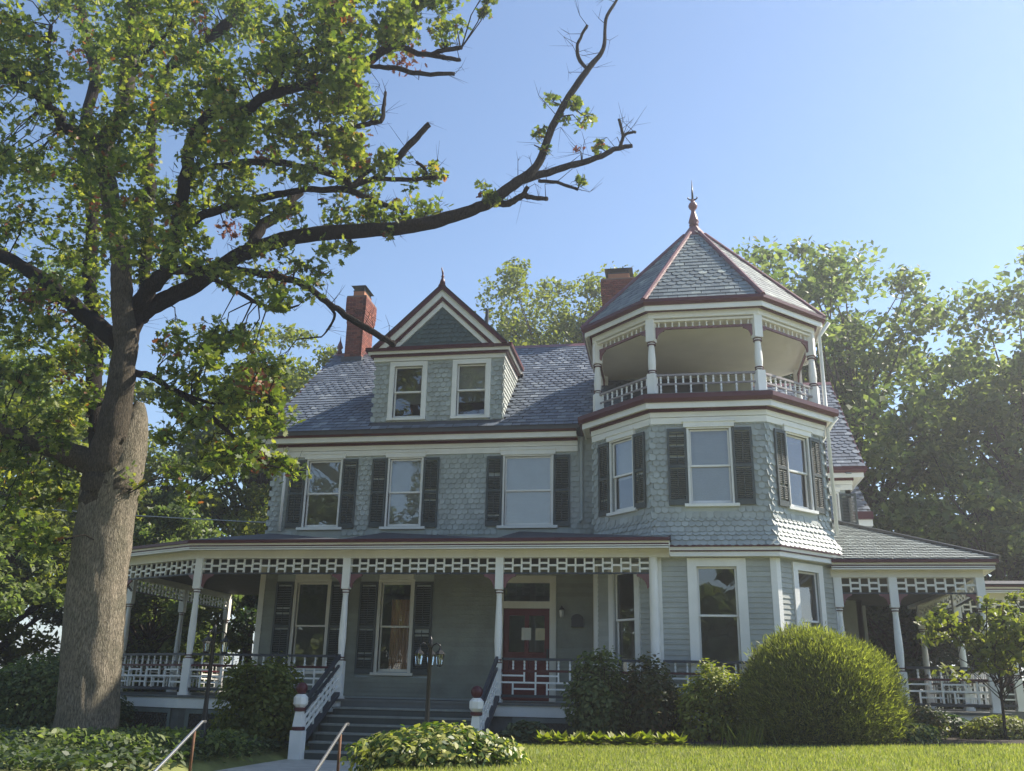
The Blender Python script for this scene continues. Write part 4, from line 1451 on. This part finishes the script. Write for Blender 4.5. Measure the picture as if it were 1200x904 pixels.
M["grass"] = leaf_mat("grass_blade", [(0, (.14, .18, .05)), (.5, (.26, .28, .085)), (.85, (.36, .36, .13)), (1, (.45, .40, .20))], .4, .6)


def clump(C, r, n, flat=.75):
    d = rng.normal(size=(n, 3)); d /= np.linalg.norm(d, axis=1, keepdims=True)
    d *= (rng.random((n, 1)) ** .45) * r
    d[:, 2] *= flat
    return np.asarray(C) + d


def tree(name, label, base, H, R, mat, n_cl=90, per=240, leaf=.24, tr=.28, cb=.3, seed=0, group=None, lean=(0, 0), cat="tree"):
    global rng
    rng = np.random.default_rng(seed + 100)
    base = np.array([base[0], base[1], ground_z(base[0], base[1]) if len(base) < 3 else base[2]])
    t = thing(name, base, label, cat, group)
    top = base + np.array([lean[0], lean[1], H])
    zc = H * (1 + cb) / 2; hz = H * (1 - cb) / 2
    cen = []
    lobes = [(rng.normal(size=3) * .36, rng.uniform(.45, .75)) for _ in range(12)]
    while len(cen) < n_cl:
        o, s = lobes[rng.integers(len(lobes))]
        d = rng.normal(size=3); d /= np.linalg.norm(d); d *= rng.random() ** .4 * s
        q = o + d
        if np.linalg.norm(q) < 1.05:
            cen.append(q)
    cen = np.array(cen)
    P = np.c_[cen[:, 0] * R, cen[:, 1] * R, zc + cen[:, 2] * hz] + base + np.outer((zc + cen[:, 2] * hz) / H, [lean[0], lean[1], 0])
    # trunk and limbs
    tm = MB()
    kn = 7; path = []
    for i in range(kn):
        f = i / (kn - 1)
        path.append(base + np.array([lean[0] * f + rng.normal() * .04 * H * .1, lean[1] * f + rng.normal() * .04 * H * .1, H * .78 * f - (.2 if i == 0 else 0)]))
    tm.tube(path, [tr * (1.25 if i == 0 else 1 - .8 * i / (kn - 1)) for i in range(kn)], 10)
    tm.build("trunk", "bark_far", t, True)
    lb = MB()
    for q in P[::2]:
        hz_ = max(H * cb * .7, (q[2] - base[2]) * rng.uniform(.45, .7))
        f = min(.95, hz_ / (H * .78)); i = min(kn - 2, int(f * (kn - 1))); g = f * (kn - 1) - i
        s = path[i] * (1 - g) + path[i + 1] * g
        m_ = s + (q - s) * .5 + rng.normal(size=3) * .25 + Z * .12 * np.linalg.norm(q - s)
        r0 = tr * (1 - .8 * f) * .42
        lb.tube([s, m_, q], [r0, r0 * .55, .015], 5, False)
    o = lb.build("limbs", "bark_far", t, True); o["kind"] = "stuff"
    C = np.concatenate([clump(q, rng.uniform(.5, 1.0) * R * .22, per, .7) for q in P])
    V = leaf_quads(C, rng.uniform(.6, 1.25, len(C)) * leaf, DIAMOND, .3)
    o = np_mesh("crown", V, 4, mat, t); o["kind"] = "stuff"
    return t


def shrub(name, label, c, r, mat, n=5000, leaf=.09, tmpl=OVAL, seed=0, shell=.3, group=None, stems=12, lumps=8, cat="shrub", up=0.0, bottom=True, bump=.22):
    """leafy mound: centre on the ground c (x, y), radii r (x, y, height)"""
    global rng
    rng = np.random.default_rng(seed + 500)
    z0 = ground_z(c[0], c[1]) if len(c) < 3 else c[2]
    base = np.array([c[0], c[1], z0])
    t = thing(name, base, label, cat, group)
    L = rng.normal(size=(lumps, 3)); L[:, 2] = np.abs(L[:, 2]); L /= np.linalg.norm(L, axis=1, keepdims=True)
    d = rng.normal(size=(n, 3)); d /= np.linalg.norm(d, axis=1, keepdims=True)
    if bottom:
        d[:, 2] = np.where(d[:, 2] < -.35, -d[:, 2], d[:, 2])
    lump = np.max(np.maximum(0, d @ L.T) ** 6, axis=1)
    rad = (1 - bump) + bump * lump
    rad = rad * (1 - shell * rng.random(n) ** 1.6) * (1 + .05 * rng.normal(size=n))
    q = d * rad[:, None]
    hz = r[2] / 1.35
    C = np.c_[q[:, 0] * r[0], q[:, 1] * r[1], (q[:, 2] + .35) * hz] + base
    C[:, 2] = np.maximum(C[:, 2], z0 + .03)
    if tmpl is BLADE:
        dd = d + np.array([0, 0, up]); V = sprigs(C, dd, rng.uniform(.5, 1.7, n) * leaf, 2.8, .55)
        k_ = 5
    else:
        V = leaf_quads(C, rng.uniform(.65, 1.25, n) * leaf, tmpl, .2, d * .9); k_ = len(tmpl)
    sm = MB()
    for _ in range(stems):
        a_ = rng.uniform(0, 6.28); e = np.array([math.cos(a_) * r[0] * .6, math.sin(a_) * r[1] * .6, r[2] * rng.uniform(.5, .8)])
        sm.tube([base + e * .05 * (1, 1, 0) - Z * .05, base + e * (.4, .4, .5), base + e], [.022, .015, .006], 5, False)
    sm.build("stems", "bark_far", t, True)["kind"] = "stuff"
    np_mesh("foliage", V, k_, mat, t)["kind"] = "stuff"
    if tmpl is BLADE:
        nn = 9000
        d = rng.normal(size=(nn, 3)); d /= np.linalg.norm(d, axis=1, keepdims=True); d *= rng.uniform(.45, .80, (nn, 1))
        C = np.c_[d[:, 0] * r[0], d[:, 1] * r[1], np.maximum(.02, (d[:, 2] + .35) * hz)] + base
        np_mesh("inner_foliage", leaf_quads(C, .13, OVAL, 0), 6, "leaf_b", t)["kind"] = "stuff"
    return t


def sprigs(C, D, L, width=1.0, spread=.28):
    """long narrow blades growing from C along D"""
    N = len(C); T = np.asarray(BLADE)
    D = D + rng.normal(size=(N, 3)) * spread
    D /= np.linalg.norm(D, axis=1, keepdims=True)
    r = rng.normal(size=(N, 3)); s = r - D * (r * D).sum(1, keepdims=True); s /= np.linalg.norm(s, axis=1, keepdims=True)
    n = np.cross(s, D)
    L = np.broadcast_to(np.asarray(L, float), (N,))[:, None, None]
    V = C[:, None] + L * (T[None, :, 0, None] * width * s[:, None] + T[None, :, 1, None] * D[:, None] + T[None, :, 2, None] * n[:, None])
    return V.reshape(-1, 3)


# ---- the big oak -------------------------------------------------------------------------
OY = -4.0
ob_ = at(99, 868, OY)
oak = thing("oak_tree", (ob_[0], OY, .35), "large oak with thick lit trunk and long bare-tipped limb reaching over the house", "tree")


def limb_pts(path, y0, y1):
    out = []; n_ = len(path)
    for i, (u, v, w_) in enumerate(path):
        Y = y0 + (y1 - y0) * i / max(1, n_ - 1)
        out.append((at(u, v, Y), w_ * perp(u, v, Y) / 2, u, v, Y))
    return out


def smooth_path(pts, sub=4):
    """Catmull-Rom through (point, radius)"""
    P = [np.append(p, r) for p, r in pts]; out = []
    for i in range(len(P) - 1):
        a, b, c, d = P[max(i - 1, 0)], P[i], P[i + 1], P[min(i + 2, len(P) - 1)]
        for k_ in range(sub):
            t = k_ / sub
            out.append(.5 * (2 * b + (c - a) * t + (2 * a - 5 * b + 4 * c - d) * t * t + (3 * b - a - 3 * c + d) * t ** 3))
    out.append(P[-1])
    return [q[:3] for q in out], [max(.004, q[3]) for q in out]


def rough_tube(pts, rads, n, amp, freq=3.0):
    mb = MB().tube(pts, rads, n)
    k_ = 0
    for i in range(len(pts)):
        for j in range(n):
            v = np.array(mb.v[k_]); c = np.array(pts[i]); d = v - c
            f = mnoise.noise(Vector((d[0] * freq * 4, d[1] * freq * 4, v[2] * freq * .55))) + .5 * mnoise.noise(Vector((v[0] * freq * 3, v[1] * freq * 3, v[2] * freq)))
            mb.v[k_] = tuple(c + d * (1 + amp * f)); k_ += 1
    return mb


LIMB_S = []      # samples (u, v, Y, radius) for hanging leaves


def limb(path, y0, y1, name="limb", mat="bark_limb", n=10, amp=.10):
    q = limb_pts(path, y0, y1)
    P, R_ = smooth_path([(a, b) for a, b, *_ in q], 6)
    P = [p + np.array([mnoise.noise(Vector((i * .55, len(LIMB_S) * .37, k * 9.1))) for k in range(3)]) * r * ((.55 if R_[0] < .2 else .18) if 0 < i < len(P) - 1 else 0) for i, (p, r) in enumerate(zip(P, R_))]
    R_ = [r * (1 + (.14 if R_[0] < .2 else .04) * mnoise.noise(Vector((i * .8, len(LIMB_S) * .21, 4.)))) for i, r in enumerate(R_)]
    o = rough_tube(P, R_, n, amp).build(name, mat, oak, True)
    for a in P:
        d = a - CAM; zz = d @ _F
        LIMB_S.append((600 + FPX * (d @ _R) / zz, 452 - FPX * (d @ _U) / zz, a[1], *a))
    return o


tp_ = limb_pts([(94, 910, 100), (98, 872, 76), (103, 835, 68), (105, 800, 66), (111, 720, 65), (118, 650, 64), (125, 600, 63), (131, 565, 66), (141, 535, 56), (152, 508, 42), (160, 486, 26), (164, 472, 10)], OY, OY)
P, R_ = smooth_path([(a, b) for a, b, *_ in tp_], 8)
rough_tube(P, R_, 48, .07, 3.2).build("trunk", "bark", oak, True)
LIMBS = [
    ([(116, 650, 36), (119, 600, 46), (122, 565, 48), (128, 530, 43), (137, 480, 34), (147, 405, 27), (143, 360, 24), (142, 322, 23), (140, 290, 21), (127, 217, 20), (122, 170, 20), (143, 133, 18), (150, 83, 17), (156, 20, 15), (158, -40, 13)], -4.0, -5.2),
    ([(122, 170, 17), (83, 155, 14), (60, 127, 12), (17, 93, 10), (-20, 70, 8)], -4.5, -6.0),
    ([(140, 585, 48), (124, 560, 42), (104, 541, 31), (60, 524, 25), (0, 500, 21), (-40, 488, 18)], -4.0, -5.0),
    ([(143, 405, 24), (118, 384, 20), (98, 368, 18), (50, 328, 17), (0, 300, 15), (-40, 285, 12)], -4.1, -3.0),
    ([(147, 405, 24), (160, 372, 22), (196, 350, 19), (229, 333, 19), (286, 297, 18), (340, 279, 17), (400, 272, 17), (450, 269, 16), (500, 262, 15), (545, 249, 13), (573, 238, 13), (600, 218, 13), (620, 204, 11), (633, 187, 9), (647, 150, 8.5), (667, 113, 8), (690, 80, 7), (707, 57, 5), (710, 23, 4), (723, 0, 3), (728, -12, 2)], -4.0, -3.2),
    ([(146, 385, 22), (164, 354, 20), (190, 322, 17), (202, 290, 16), (210, 250, 15), (217, 213, 15), (224, 165, 14), (250, 133, 13), (283, 131, 13), (317, 112, 12), (367, 100, 11), (400, 88, 11), (440, 66, 10), (475, 38, 9), (488, 0, 8), (492, -30, 7)], -4.2, -5.4),
    ([(610, 212, 9), (660, 197, 8), (700, 185, 6.5), (722, 175, 5.5), (741, 171, 4.5)], -3.4, -3.0),
    ([(726, 174, 4), (730, 158, 3.6), (725, 140, 3)], -3.1, -3.1),
    ([(729, 160, 3.4), (737, 156, 3.2), (745, 155, 3)], -3.1, -3.2),
    ([(690, 82, 5), (679, 70, 4.5), (677, 52, 4), (688, 30, 3.6)], -3.2, -3.3),
    ([(578, 238, 9), (597, 238, 8), (612, 230, 7), (625, 232, 5.5), (641, 233, 5)], -3.4, -3.8),
    ([(608, 234, 6), (614, 227, 5.5), (619, 219, 5)], -3.6, -3.8),
    ([(632, 212, 4.5), (652, 214, 4), (677, 222, 3.5)], -3.4, -3.7),
    ([(155, 437, 9), (178, 442, 8.5), (196, 454, 8), (233, 476, 7), (266, 505, 5), (290, 528, 3.5), (312, 545, 2)], -4.2, -6.2),
    ([(196, 454, 5), (240, 470, 4), (280, 478, 3), (318, 486, 2)], -4.8, -5.6),
    ([(190, 318, 8), (220, 320, 7), (262, 333, 6), (303, 356, 4.5), (330, 362, 3.5), (350, 358, 2)], -4.3, -5.4),
    ([(205, 317, 9), (250, 314, 8), (300, 320, 8.5), (350, 331, 8.5), (378, 350, 8), (405, 369, 8), (430, 385, 8), (452, 398, 8), (461, 404, 7.5)], -4.2, -3.0),
    ([(378, 352, 4), (392, 368, 3.5), (385, 385, 2.5), (377, 395, 1.5)], -3.5, -3.6),
    ([(215, 268, 11), (240, 252, 10), (300, 234, 9), (350, 224, 8), (400, 222, 8), (425, 230, 7), (437, 234, 7), (472, 249, 5)], -4.3, -3.4),
    ([(228, 205, 9), (260, 194, 8), (317, 190, 8), (360, 198, 8), (400, 208, 8), (413, 218, 7), (425, 205, 6), (438, 198, 5.5)], -4.4, -3.6),
    ([(413, 218, 6), (440, 208, 6), (460, 192, 7), (480, 170, 7.5), (503, 146, 6.5)], -3.7, -3.6),
    ([(440, 210, 6), (483, 210, 5.5), (512, 208, 6)], -3.7, -4.0), ([(499, 209, 4), (497, 197, 4), (488, 190, 4)], -3.9, -4.0),
    ([(290, 300, 12), (300, 275, 13), (330, 245, 13), (352, 225, 10)], -4.1, -3.2),
    ([(340, 160, 6), (380, 157, 6), (408, 151, 6), (432, 145, 5.5), (447, 141, 5), (450, 122, 4.5), (452, 108, 3)], -4.8, -4.2),
    ([(400, 90, 7), (430, 75, 6), (463, 55, 6), (490, 62, 6), (520, 68, 5.5), (540, 70, 4)], -4.9, -4.6), ([(505, 64, 5), (525, 58, 5.5), (541, 56, 4.5)], -4.7, -4.9),
    ([(430, 78, 5), (462, 80, 6), (490, 86, 6), (533, 87, 5)], -4.9, -4.4),
    ([(317, 112, 8), (330, 85, 6), (350, 65, 5), (385, 50, 3.5)], -5.0, -5.6),
    ([(118, 545, 24), (110, 460, 18), (112, 400, 16), (105, 330, 15), (108, 250, 14), (100, 150, 13), (112, 90, 12), (100, 40, 11), (90, -30, 9)], -3.2, -.8),
    ([(166, 375, 16), (172, 300, 13), (175, 220, 13), (178, 150, 12), (200, 80, 11), (265, 30, 12), (290, 0, 14), (305, -30, 12)], -3.6, -1.0),
    ([(150, 100, 7), (172, 62, 5), (195, 40, 4)], -4.9, -5.6), ([(60, 127, 6), (55, 80, 5), (60, 30, 4)], -5.4, -5.8),
]
for i, (pth, y0, y1) in enumerate(LIMBS):
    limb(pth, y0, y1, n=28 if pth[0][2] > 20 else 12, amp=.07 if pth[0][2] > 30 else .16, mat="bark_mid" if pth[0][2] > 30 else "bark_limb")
LS = np.array(LIMB_S)
rng = np.random.default_rng(5)
# foliage: (u0, u1, v0, v1, clusters, leaves per cluster, radius m, spread in depth)
ZONES = [
    (-40, 260, -30, 150, 135, 60, .50, 1.5), (-40, 130, 150, 330, 62, 55, .45, 1.4), (100, 280, 150, 320, 66, 55, .42, 1.3),
    (250, 480, -30, 70, 62, 60, .46, 1.3), (250, 430, 60, 140, 46, 55, .42, 1.2), (230, 420, 140, 215, 40, 50, .38, 1.1),
    (440, 545, -25, 60, 16, 42, .36, .7), (370, 470, 120, 200, 8, 40, .30, .6),
    (395, 512, 195, 262, 18, 45, .34, .7), (280, 400, 230, 300, 15, 38, .32, .8), (250, 380, 305, 370, 16, 42, .32, .8),
    (410, 470, 255, 300, 4, 24, .2, .4),
    (-40, 120, 330, 480, 62, 60, .46, 1.4), (-40, 90, 470, 640, 36, 55, .46, 1.3),
    (175, 335, 385, 470, 32, 50, .36, .9), (190, 345, 460, 560, 32, 50, .34, .9), (130, 240, 500, 600, 8, 40, .3, .7),
    (540, 605, 205, 240, 5, 24, .18, .3), (625, 690, 105, 215, 12, 18, .18, .3), (690, 715, 165, 195, 2, 10, .12, .2), (565, 585, -20, 15, 3, 30, .16, .3),
]
OC, DC, TWG = [], [], MB()
for u0, u1, v0, v1, n_, per, rad, sp in ZONES:
    for _ in range(n_):
        u, v = rng.uniform(u0, u1), rng.uniform(v0, v1)
        j = np.argmin((LS[:, 0] - u) ** 2 + (LS[:, 1] - v) ** 2)
        Y = LS[j, 2] + rng.normal() * sp * .7
        c = at(u, v, Y)
        rel = c - np.array([ob_[0] + .3, OY, 0]); al = rel[0] * _sd[0] + rel[1] * _sd[1]; al /= math.cos(SUN_EL) ** 1
        of = abs(rel[0] * _sd[1] - rel[1] * _sd[0]) / math.cos(SUN_EL)
        if al > .2 and of < 1.15 and 1.2 < c[2] - al * math.tan(SUN_EL) < 7.2:
            continue
        C = clump(c, rad * rng.uniform(.6, 1.25), int(per * 1.35 * rng.uniform(.5, 1.4)), .8)
        (DC if rng.random() < .028 else OC).append(C)
        s = LS[j, 3:6]; m_ = (s + c) / 2 + rng.normal(size=3) * .08 + Z * .05
        TWG.tube([s, m_, c, c + rng.normal(size=3) * .2], [.016, .012, .007, .003], 4, False)
        for _k in range(3):
            e = c + rng.normal(size=3) * rad * .55
            TWG.tube([m_ + (c - m_) * rng.uniform(.2, .9), (c + e) / 2 + rng.normal(size=3) * .04, e], [.008, .005, .002], 3, False)
for q in LS[::3]:
    if q[0] > 250 or rng.random() < .5:
        s_ = q[3:6]; d = rng.normal(size=3); d[2] = abs(d[2]) * .8 + .2; d /= np.linalg.norm(d); L = rng.uniform(.2, .8)
        m_ = s_ + d * L * .5 + rng.normal(size=3) * L * .12; e = s_ + d * L + rng.normal(size=3) * L * .22
        TWG.tube([s_, m_, e], [.008, .005, .002], 4, False)
        for _k in range(2):
            TWG.tube([m_, m_ + (e - m_) * .6 + rng.normal(size=3) * L * .25], [.004, .0015], 3, False)
TWG.build("twigs", "bark_limb", oak)["kind"] = "stuff"
C = np.concatenate(OC)
np_mesh("crown", leaf_quads(C, rng.uniform(.6, 1.2, len(C)) * .155, OAK, .35), len(OAK), "oak_leaf", oak)["kind"] = "stuff"
C = np.concatenate(DC)
np_mesh("dead_leaves", leaf_quads(C, rng.uniform(.6, 1.1, len(C)) * .13, OAK, .1), len(OAK), "dead_leaf", oak)["kind"] = "stuff"
print("oak leaves", sum(len(q) for q in OC))

# ---- trees around ------------------------------------------------------------------------
BG = "trees behind the house"
tree("broadleaf_tree", "tall hazy broadleaf tree rising directly behind the tower's right side", (11.3, 19), 21.6, 7.0, "leaf_a", 250, 130, .34, .38, .08, 1, BG)
tree("broadleaf_tree", "spreading broadleaf tree behind the far right end of the side porch", (18.6, 21), 20.0, 7.2, "leaf_a", 240, 130, .34, .38, .12, 2, BG)
tree("broadleaf_tree", "dark lower tree filling the gap behind the side porch roof", (14.6, 14.5), 10.5, 4.2, "leaf_a", 90, 120, .32, .25, .1, 3, BG)
tree("broadleaf_tree", "small tree at the right edge beyond the side porch", (21.5, 12), 8.0, 3.6, "leaf_a", 80, 120, .30, .2, .05, 4, BG)
tree("broadleaf_tree", "pale green treetop showing between the dormer and the tower", (-.6, 24), 23.0, 6.6, "leaf_c", 260, 190, .25, .35, .45, 5, BG)
tree("broadleaf_tree", "thin open tree rising behind the left gable end by the chimney", (-13.2, 16), 17.0, 4.8, "leaf_c", 130, 180, .24, .28, .28, 6, BG)
tree("broadleaf_tree", "dense dark tree behind the left end of the porch", (-16.0, 15), 12.0, 4.6, "leaf_a", 110, 260, .23, .3, .05, 7, BG)
tree("broadleaf_tree", "sunlit light green tree behind the oak trunk", (-19.0, 9), 14.5, 4.8, "leaf_c", 110, 260, .24, .3, .1, 8, BG)
tree("broadleaf_tree", "tall green tree at the far left beyond the oak's lower limb", (-26.0, 15), 19.0, 6.0, "leaf_a", 120, 260, .26, .35, .1, 9, BG)
tree("broadleaf_tree", "low dark tree in the shade behind the left porch posts", (-14.2, 10.5), 7.0, 3.3, "leaf_a", 90, 240, .2, .2, .02, 10, BG)
tree("broadleaf_tree", "shaded understory tree left of the oak's base", (-16.5, 3.5), 6.8, 3.2, "leaf_a", 90, 240, .2, .2, .02, 11, BG)
tree("broadleaf_tree", "dark tree closing the view straight through the left porch", (-10.4, 14.5), 7.5, 3.4, "leaf_b", 100, 240, .2, .2, .02, 15, BG)
tree("broadleaf_tree", "dark evergreen mass beyond the left porch corner post", (-19.5, 17.5), 9.0, 4.2, "leaf_a", 110, 240, .22, .2, .02, 16, BG)
tree("broadleaf_tree", "shaded bushy tree seen between the side porch posts", (11.6, 15.5), 7.0, 3.6, "leaf_b", 100, 240, .2, .2, .02, 17, BG)
tree("broadleaf_tree", "shaded tree behind the far side porch railing", (18.0, 14.0), 7.5, 3.8, "leaf_b", 100, 240, .2, .2, .02, 18, BG)
tree("broadleaf_tree", "leafy tree at the far left edge behind the oak", (-27.0, 6.0), 11.0, 4.6, "leaf_a", 100, 240, .22, .2, .02, 19, BG)
tree("broadleaf_tree", "low bright tree filling the gap under the oak's lowest limb", (-23.0, 8.5), 7.5, 3.8, "leaf_c", 110, 180, .24, .2, .0, 20, BG)
ST = "trees across the street"
for i, (x, y, h, r) in enumerate(((-36, -42, 12, 8.5), (-21, -40, 14, 8.5), (-7, -42, 12, 8), (8, -40, 10, 7), (22, -42, 15, 8.5), (37, -40, 13, 8.5))):
    tree("street_tree", "broad leafy tree standing across the street, seen only in window reflections", (x, y, -.35), h, r, "leaf_a" if i % 2 else "leaf_b", 110, 190, .8, .4, .04, 30 + i, ST)

for i, (x, y, rx, h) in enumerate(((-12.6, 10.6, 2.0, 2.6), (-9.2, 11.6, 2.0, 2.7), (-15.6, 9.2, 1.9, 2.6), (-13.5, 5.6, 1.5, 2.0), (11.9, 10.4, 1.7, 2.6), (15.2, 11.0, 2.0, 2.7), (18.5, 10.0, 2.0, 2.6), (-19.0, 6.0, 2.2, 2.6))):
    lab = ("dark bush behind the left porch railing", "dark bush behind the left porch at the house corner", "dark bush beyond the left porch corner", "dark bush between the oak and the left porch",
           "dark bush behind the side porch posts", "dark bush behind the far side porch", "dark bush past the end of the side porch", "dark bush beneath the trees far left of the oak")[i]
    shrub("background_bush", lab, (x, y), (rx, 1.5, h), "leaf_b", 4200, .16, OVAL, 60 + i, .5, "bushes behind the porches", 6, 8, "bush")

# ---- shrubs --------------------------------------------------------------------------------
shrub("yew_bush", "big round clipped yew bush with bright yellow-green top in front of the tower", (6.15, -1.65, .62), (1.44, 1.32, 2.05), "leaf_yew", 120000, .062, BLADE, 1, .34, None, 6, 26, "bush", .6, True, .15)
shrub("leafy_shrub", "dark loose shrub against the porch lattice between steps and tower", (2.2, -1.0, .58), (.85, .7, 1.75), "leaf_a", 5200, .105, OVAL, 2, .5, "shrubs along the porch", 14, 9, bump=.4)
shrub("leafy_shrub", "dark bronze-tinged shrub touching the pale yellow-green shrub by the round porch post", (3.15, -.95, .58), (.75, .7, 1.62), "leaf_red", 4800, .10, OVAL, 3, .5, "shrubs along the porch", 12, 9, bump=.4)
shrub("leafy_shrub", "pale yellow-green shrub squeezed between the dark shrub and the round yew", (4.25, -1.25, .60), (.78, .7, 1.52), "leaf_gold", 5200, .085, OVAL, 4, .4, "shrubs along the porch", 12, 9, bump=.35)
shrub("leafy_shrub", "large green shrub beside the left newel post of the steps", (-4.5, -1.35, .33), (1.0, .85, 1.85), "leaf_c", 8200, .095, OVAL, 5, .45, "shrubs along the porch", 16, 10, bump=.35)
shrub("hydrangea", "low dark mounded hydrangea beside the right newel post", (.98, -2.05, .42), (.62, .5, .56), "leaf_hyd", 2200, .12, OVAL, 6, .45, None, 10, 8)
shrub("variegated_bush", "spreading bush with cream and green leaves beside the path handrail", (.52, -7.05, .28), (1.25, .95, .80), "leaf_var", 7500, .095, OVAL, 7, .4, None, 14, 9, "bush")
shrub("leafy_shrub", "broad dark shrub at the foot of the oak towards the far left", (-10.2, -.6, .4), (1.5, 1.2, 1.75), "leaf_a", 7600, .11, OVAL, 8, .4, "shrubs along the porch", 14, 9)
shrub("leafy_shrub", "shaded shrub behind the oak trunk against the left porch", (-8.6, -.4, .4), (.9, .7, .85), "leaf_hyd", 3600, .10, OVAL, 9, .4, "shrubs along the porch", 10, 9)
shrub("low_shrub", "small bronze shrub tucked against the yew's right side", (7.9, -.75, .68), (.6, .55, .8), "leaf_red", 3200, .075, OVAL, 10, .4, "low shrubs by the side porch", 8, 8)
shrub("low_shrub", "low light-leaved shrub on the lawn edge right of the yew", (7.45, -1.9, .70), (.62, .45, .48), "leaf_var", 2200, .085, OVAL, 11, .4, "low shrubs by the side porch", 8, 8)
shrub("low_shrub", "low rounded clipped shrub under the sapling", (9.5, -.4, .70), (.85, .6, .62), "leaf_yew", 5200, .07, OVAL, 12, .35, "low shrubs by the side porch", 8, 8)
shrub("low_shrub", "dark low shrub between the bronze shrub and the sapling", (8.7, .35, .68), (.75, .5, .60), "leaf_b", 3600, .07, OVAL, 13, .35, "low shrubs by the side porch", 8, 8)
shrub("low_shrub", "yellowish low shrub at the right end of the lawn edge", (11.2, -.2, .72), (.9, .6, .62), "leaf_gold", 4600, .075, OVAL, 14, .35, "low shrubs by the side porch", 8, 8)
tree("sapling", "young sapling with broad light leaves in front of the side porch", (9.35, -.9, .70), 2.95, 1.2, "leaf_c", 95, 24, .135, .035, .24, 21, None, (.12, 0))

# hostas along the lawn edge
rng = np.random.default_rng(77)
for i in range(9):
    x = 1.35 + i * .29 + rng.normal() * .03; y = -2.62 - .03 * i + rng.normal() * .05
    z0 = ground_z(x, y)
    n_ = 46
    a_ = rng.uniform(0, 6.283, n_); el = rng.uniform(.45, 1.25, n_)
    T = []
    L = rng.uniform(.24, .40, n_)
    outl = [(-.008, 0), (-.16, .30), (-.17, .55), (0, 1.0), (.17, .55), (.16, .30), (.008, 0)]
    for j in range(n_):
        d = np.array([math.cos(a_[j]) * math.cos(el[j]), math.sin(a_[j]) * math.cos(el[j]), math.sin(el[j])])
        s = np.array([-math.sin(a_[j]), math.cos(a_[j]), 0])
        for px, py in outl:
            T.append(np.array([x, y, z0]) + L[j] * (s * px + d * py - Z * .25 * py * py) + Z * .01)
    lab = "yellow-green hosta in the row edging the lawn"
    tag(np_mesh("hosta", T, 7, "leaf_gold"), lab, "hosta", "row of hostas along the lawn edge")
# strap-leaved clump in front of the yew
n_ = 60; C = np.c_[rng.normal(4.75, .16, n_), rng.normal(-3.1, .08, n_), np.full(n_, .66)]
V = sprigs(C, np.tile([0, 0, 1.6], (n_, 1)) + rng.normal(size=(n_, 3)) * (.35, .3, 0), rng.uniform(.25, .55, n_), .7)
tag(np_mesh("iris_clump", V, 5, "leaf_c"), "upright strap-leaved clump at the yew's left foot", "plant")

# ground cover left of the path
n_ = 15000
C = np.c_[rng.uniform(-10.5, -3.75, n_), rng.uniform(-8.0, -1.2, n_), np.zeros(n_)]
hgt = np.array([ground_z(a, b) + .03 + (.16 + .22 * max(0, mnoise.noise(Vector((a * .9, b * .9, 3))))) * rng.random() for a, b, _ in C])
C[:, 2] = hgt
C = C[np.hypot(C[:, 0] - ob_[0], C[:, 1] - OY) > .55]
V = leaf_quads(C, rng.uniform(.06, .15, len(C)), OVAL, .9)
np_mesh("ground_cover", V, 6, "leaf_hyd", label="low leafy ground cover around the oak", kind="stuff")
n_ = 2600
cc = np.c_[rng.uniform(-6.2, -3.8, 26), rng.uniform(-6.5, -3.0, 26)]
C = cc[rng.integers(26, size=n_)] + rng.normal(size=(n_, 2)) * .17
C = np.c_[C, [ground_z(a, b) + .08 + .32 * rng.random() for a, b in C]]
np_mesh("fern_patch", leaf_quads(C, rng.uniform(.07, .13, n_), OVAL, .5), 6, "leaf_a", label="lighter leafy patch of ground cover beside the path", kind="stuff")

# planting bed and grass
mb = MB(); xs = np.arange(-.2, 13.01, .3); ys = 7
edge = lambda x: -2.35 - .5 * math.exp(-((x - 5.5) / 2.2) ** 2) + .03 * math.sin(x * 3)
mb.add([(x, edge(x) + (1.25 - edge(x)) * j / (ys - 1), ground_z(x, edge(x) + (1.25 - edge(x)) * j / (ys - 1)) + .025) for x in xs for j in range(ys)],
       [(i * ys + j, (i + 1) * ys + j, (i + 1) * ys + j + 1, i * ys + j + 1) for i in range(len(xs) - 1) for j in range(ys - 1)])
mb.build("planting_bed", "soil", None, True, kind="structure")
n_ = 95000
x = rng.uniform(-.1, 13.5, n_); y = rng.uniform(-9.2, -2.3, n_)
ok = y < -2.38 - .5 * np.exp(-((x - 5.5) / 2.2) ** 2) + rng.normal(size=n_) * .05
x, y = x[ok], y[ok]
C = np.c_[x, y, [ground_z(a, b) - .005 for a, b in zip(x, y)]]
V = sprigs(C, np.tile([0, 0, 1.3], (len(C), 1)) + rng.normal(size=(len(C), 3)) * .25, rng.uniform(.03, .075, len(C)), 2.2)
np_mesh("grass", V, 5, "grass", label="short sunlit grass of the front lawn", kind="stuff")

# ------------------------------------------------------------------ haze volume added for lens glare and humid air
hz = MB().box(-720, 720, -720, 760, -2.5, 27.5)
hm = bpy.data.materials.new("glare_haze"); hm.use_nodes = True
hn = hm.node_tree.nodes; hn.remove(hn["Principled BSDF"])
pv = hn.new("ShaderNodeVolumePrincipled")
pv.inputs["Color"].default_value = (.93, .95, 1, 1)
pv.inputs["Density"].default_value = .0019
pv.inputs["Anisotropy"].default_value = .6
hm.node_tree.links.new(pv.outputs[0], hn["Material Output"].inputs["Volume"])
hz.build("haze", hm, kind="stuff", label="thin haze added for sun glare and humid air over the whole scene")
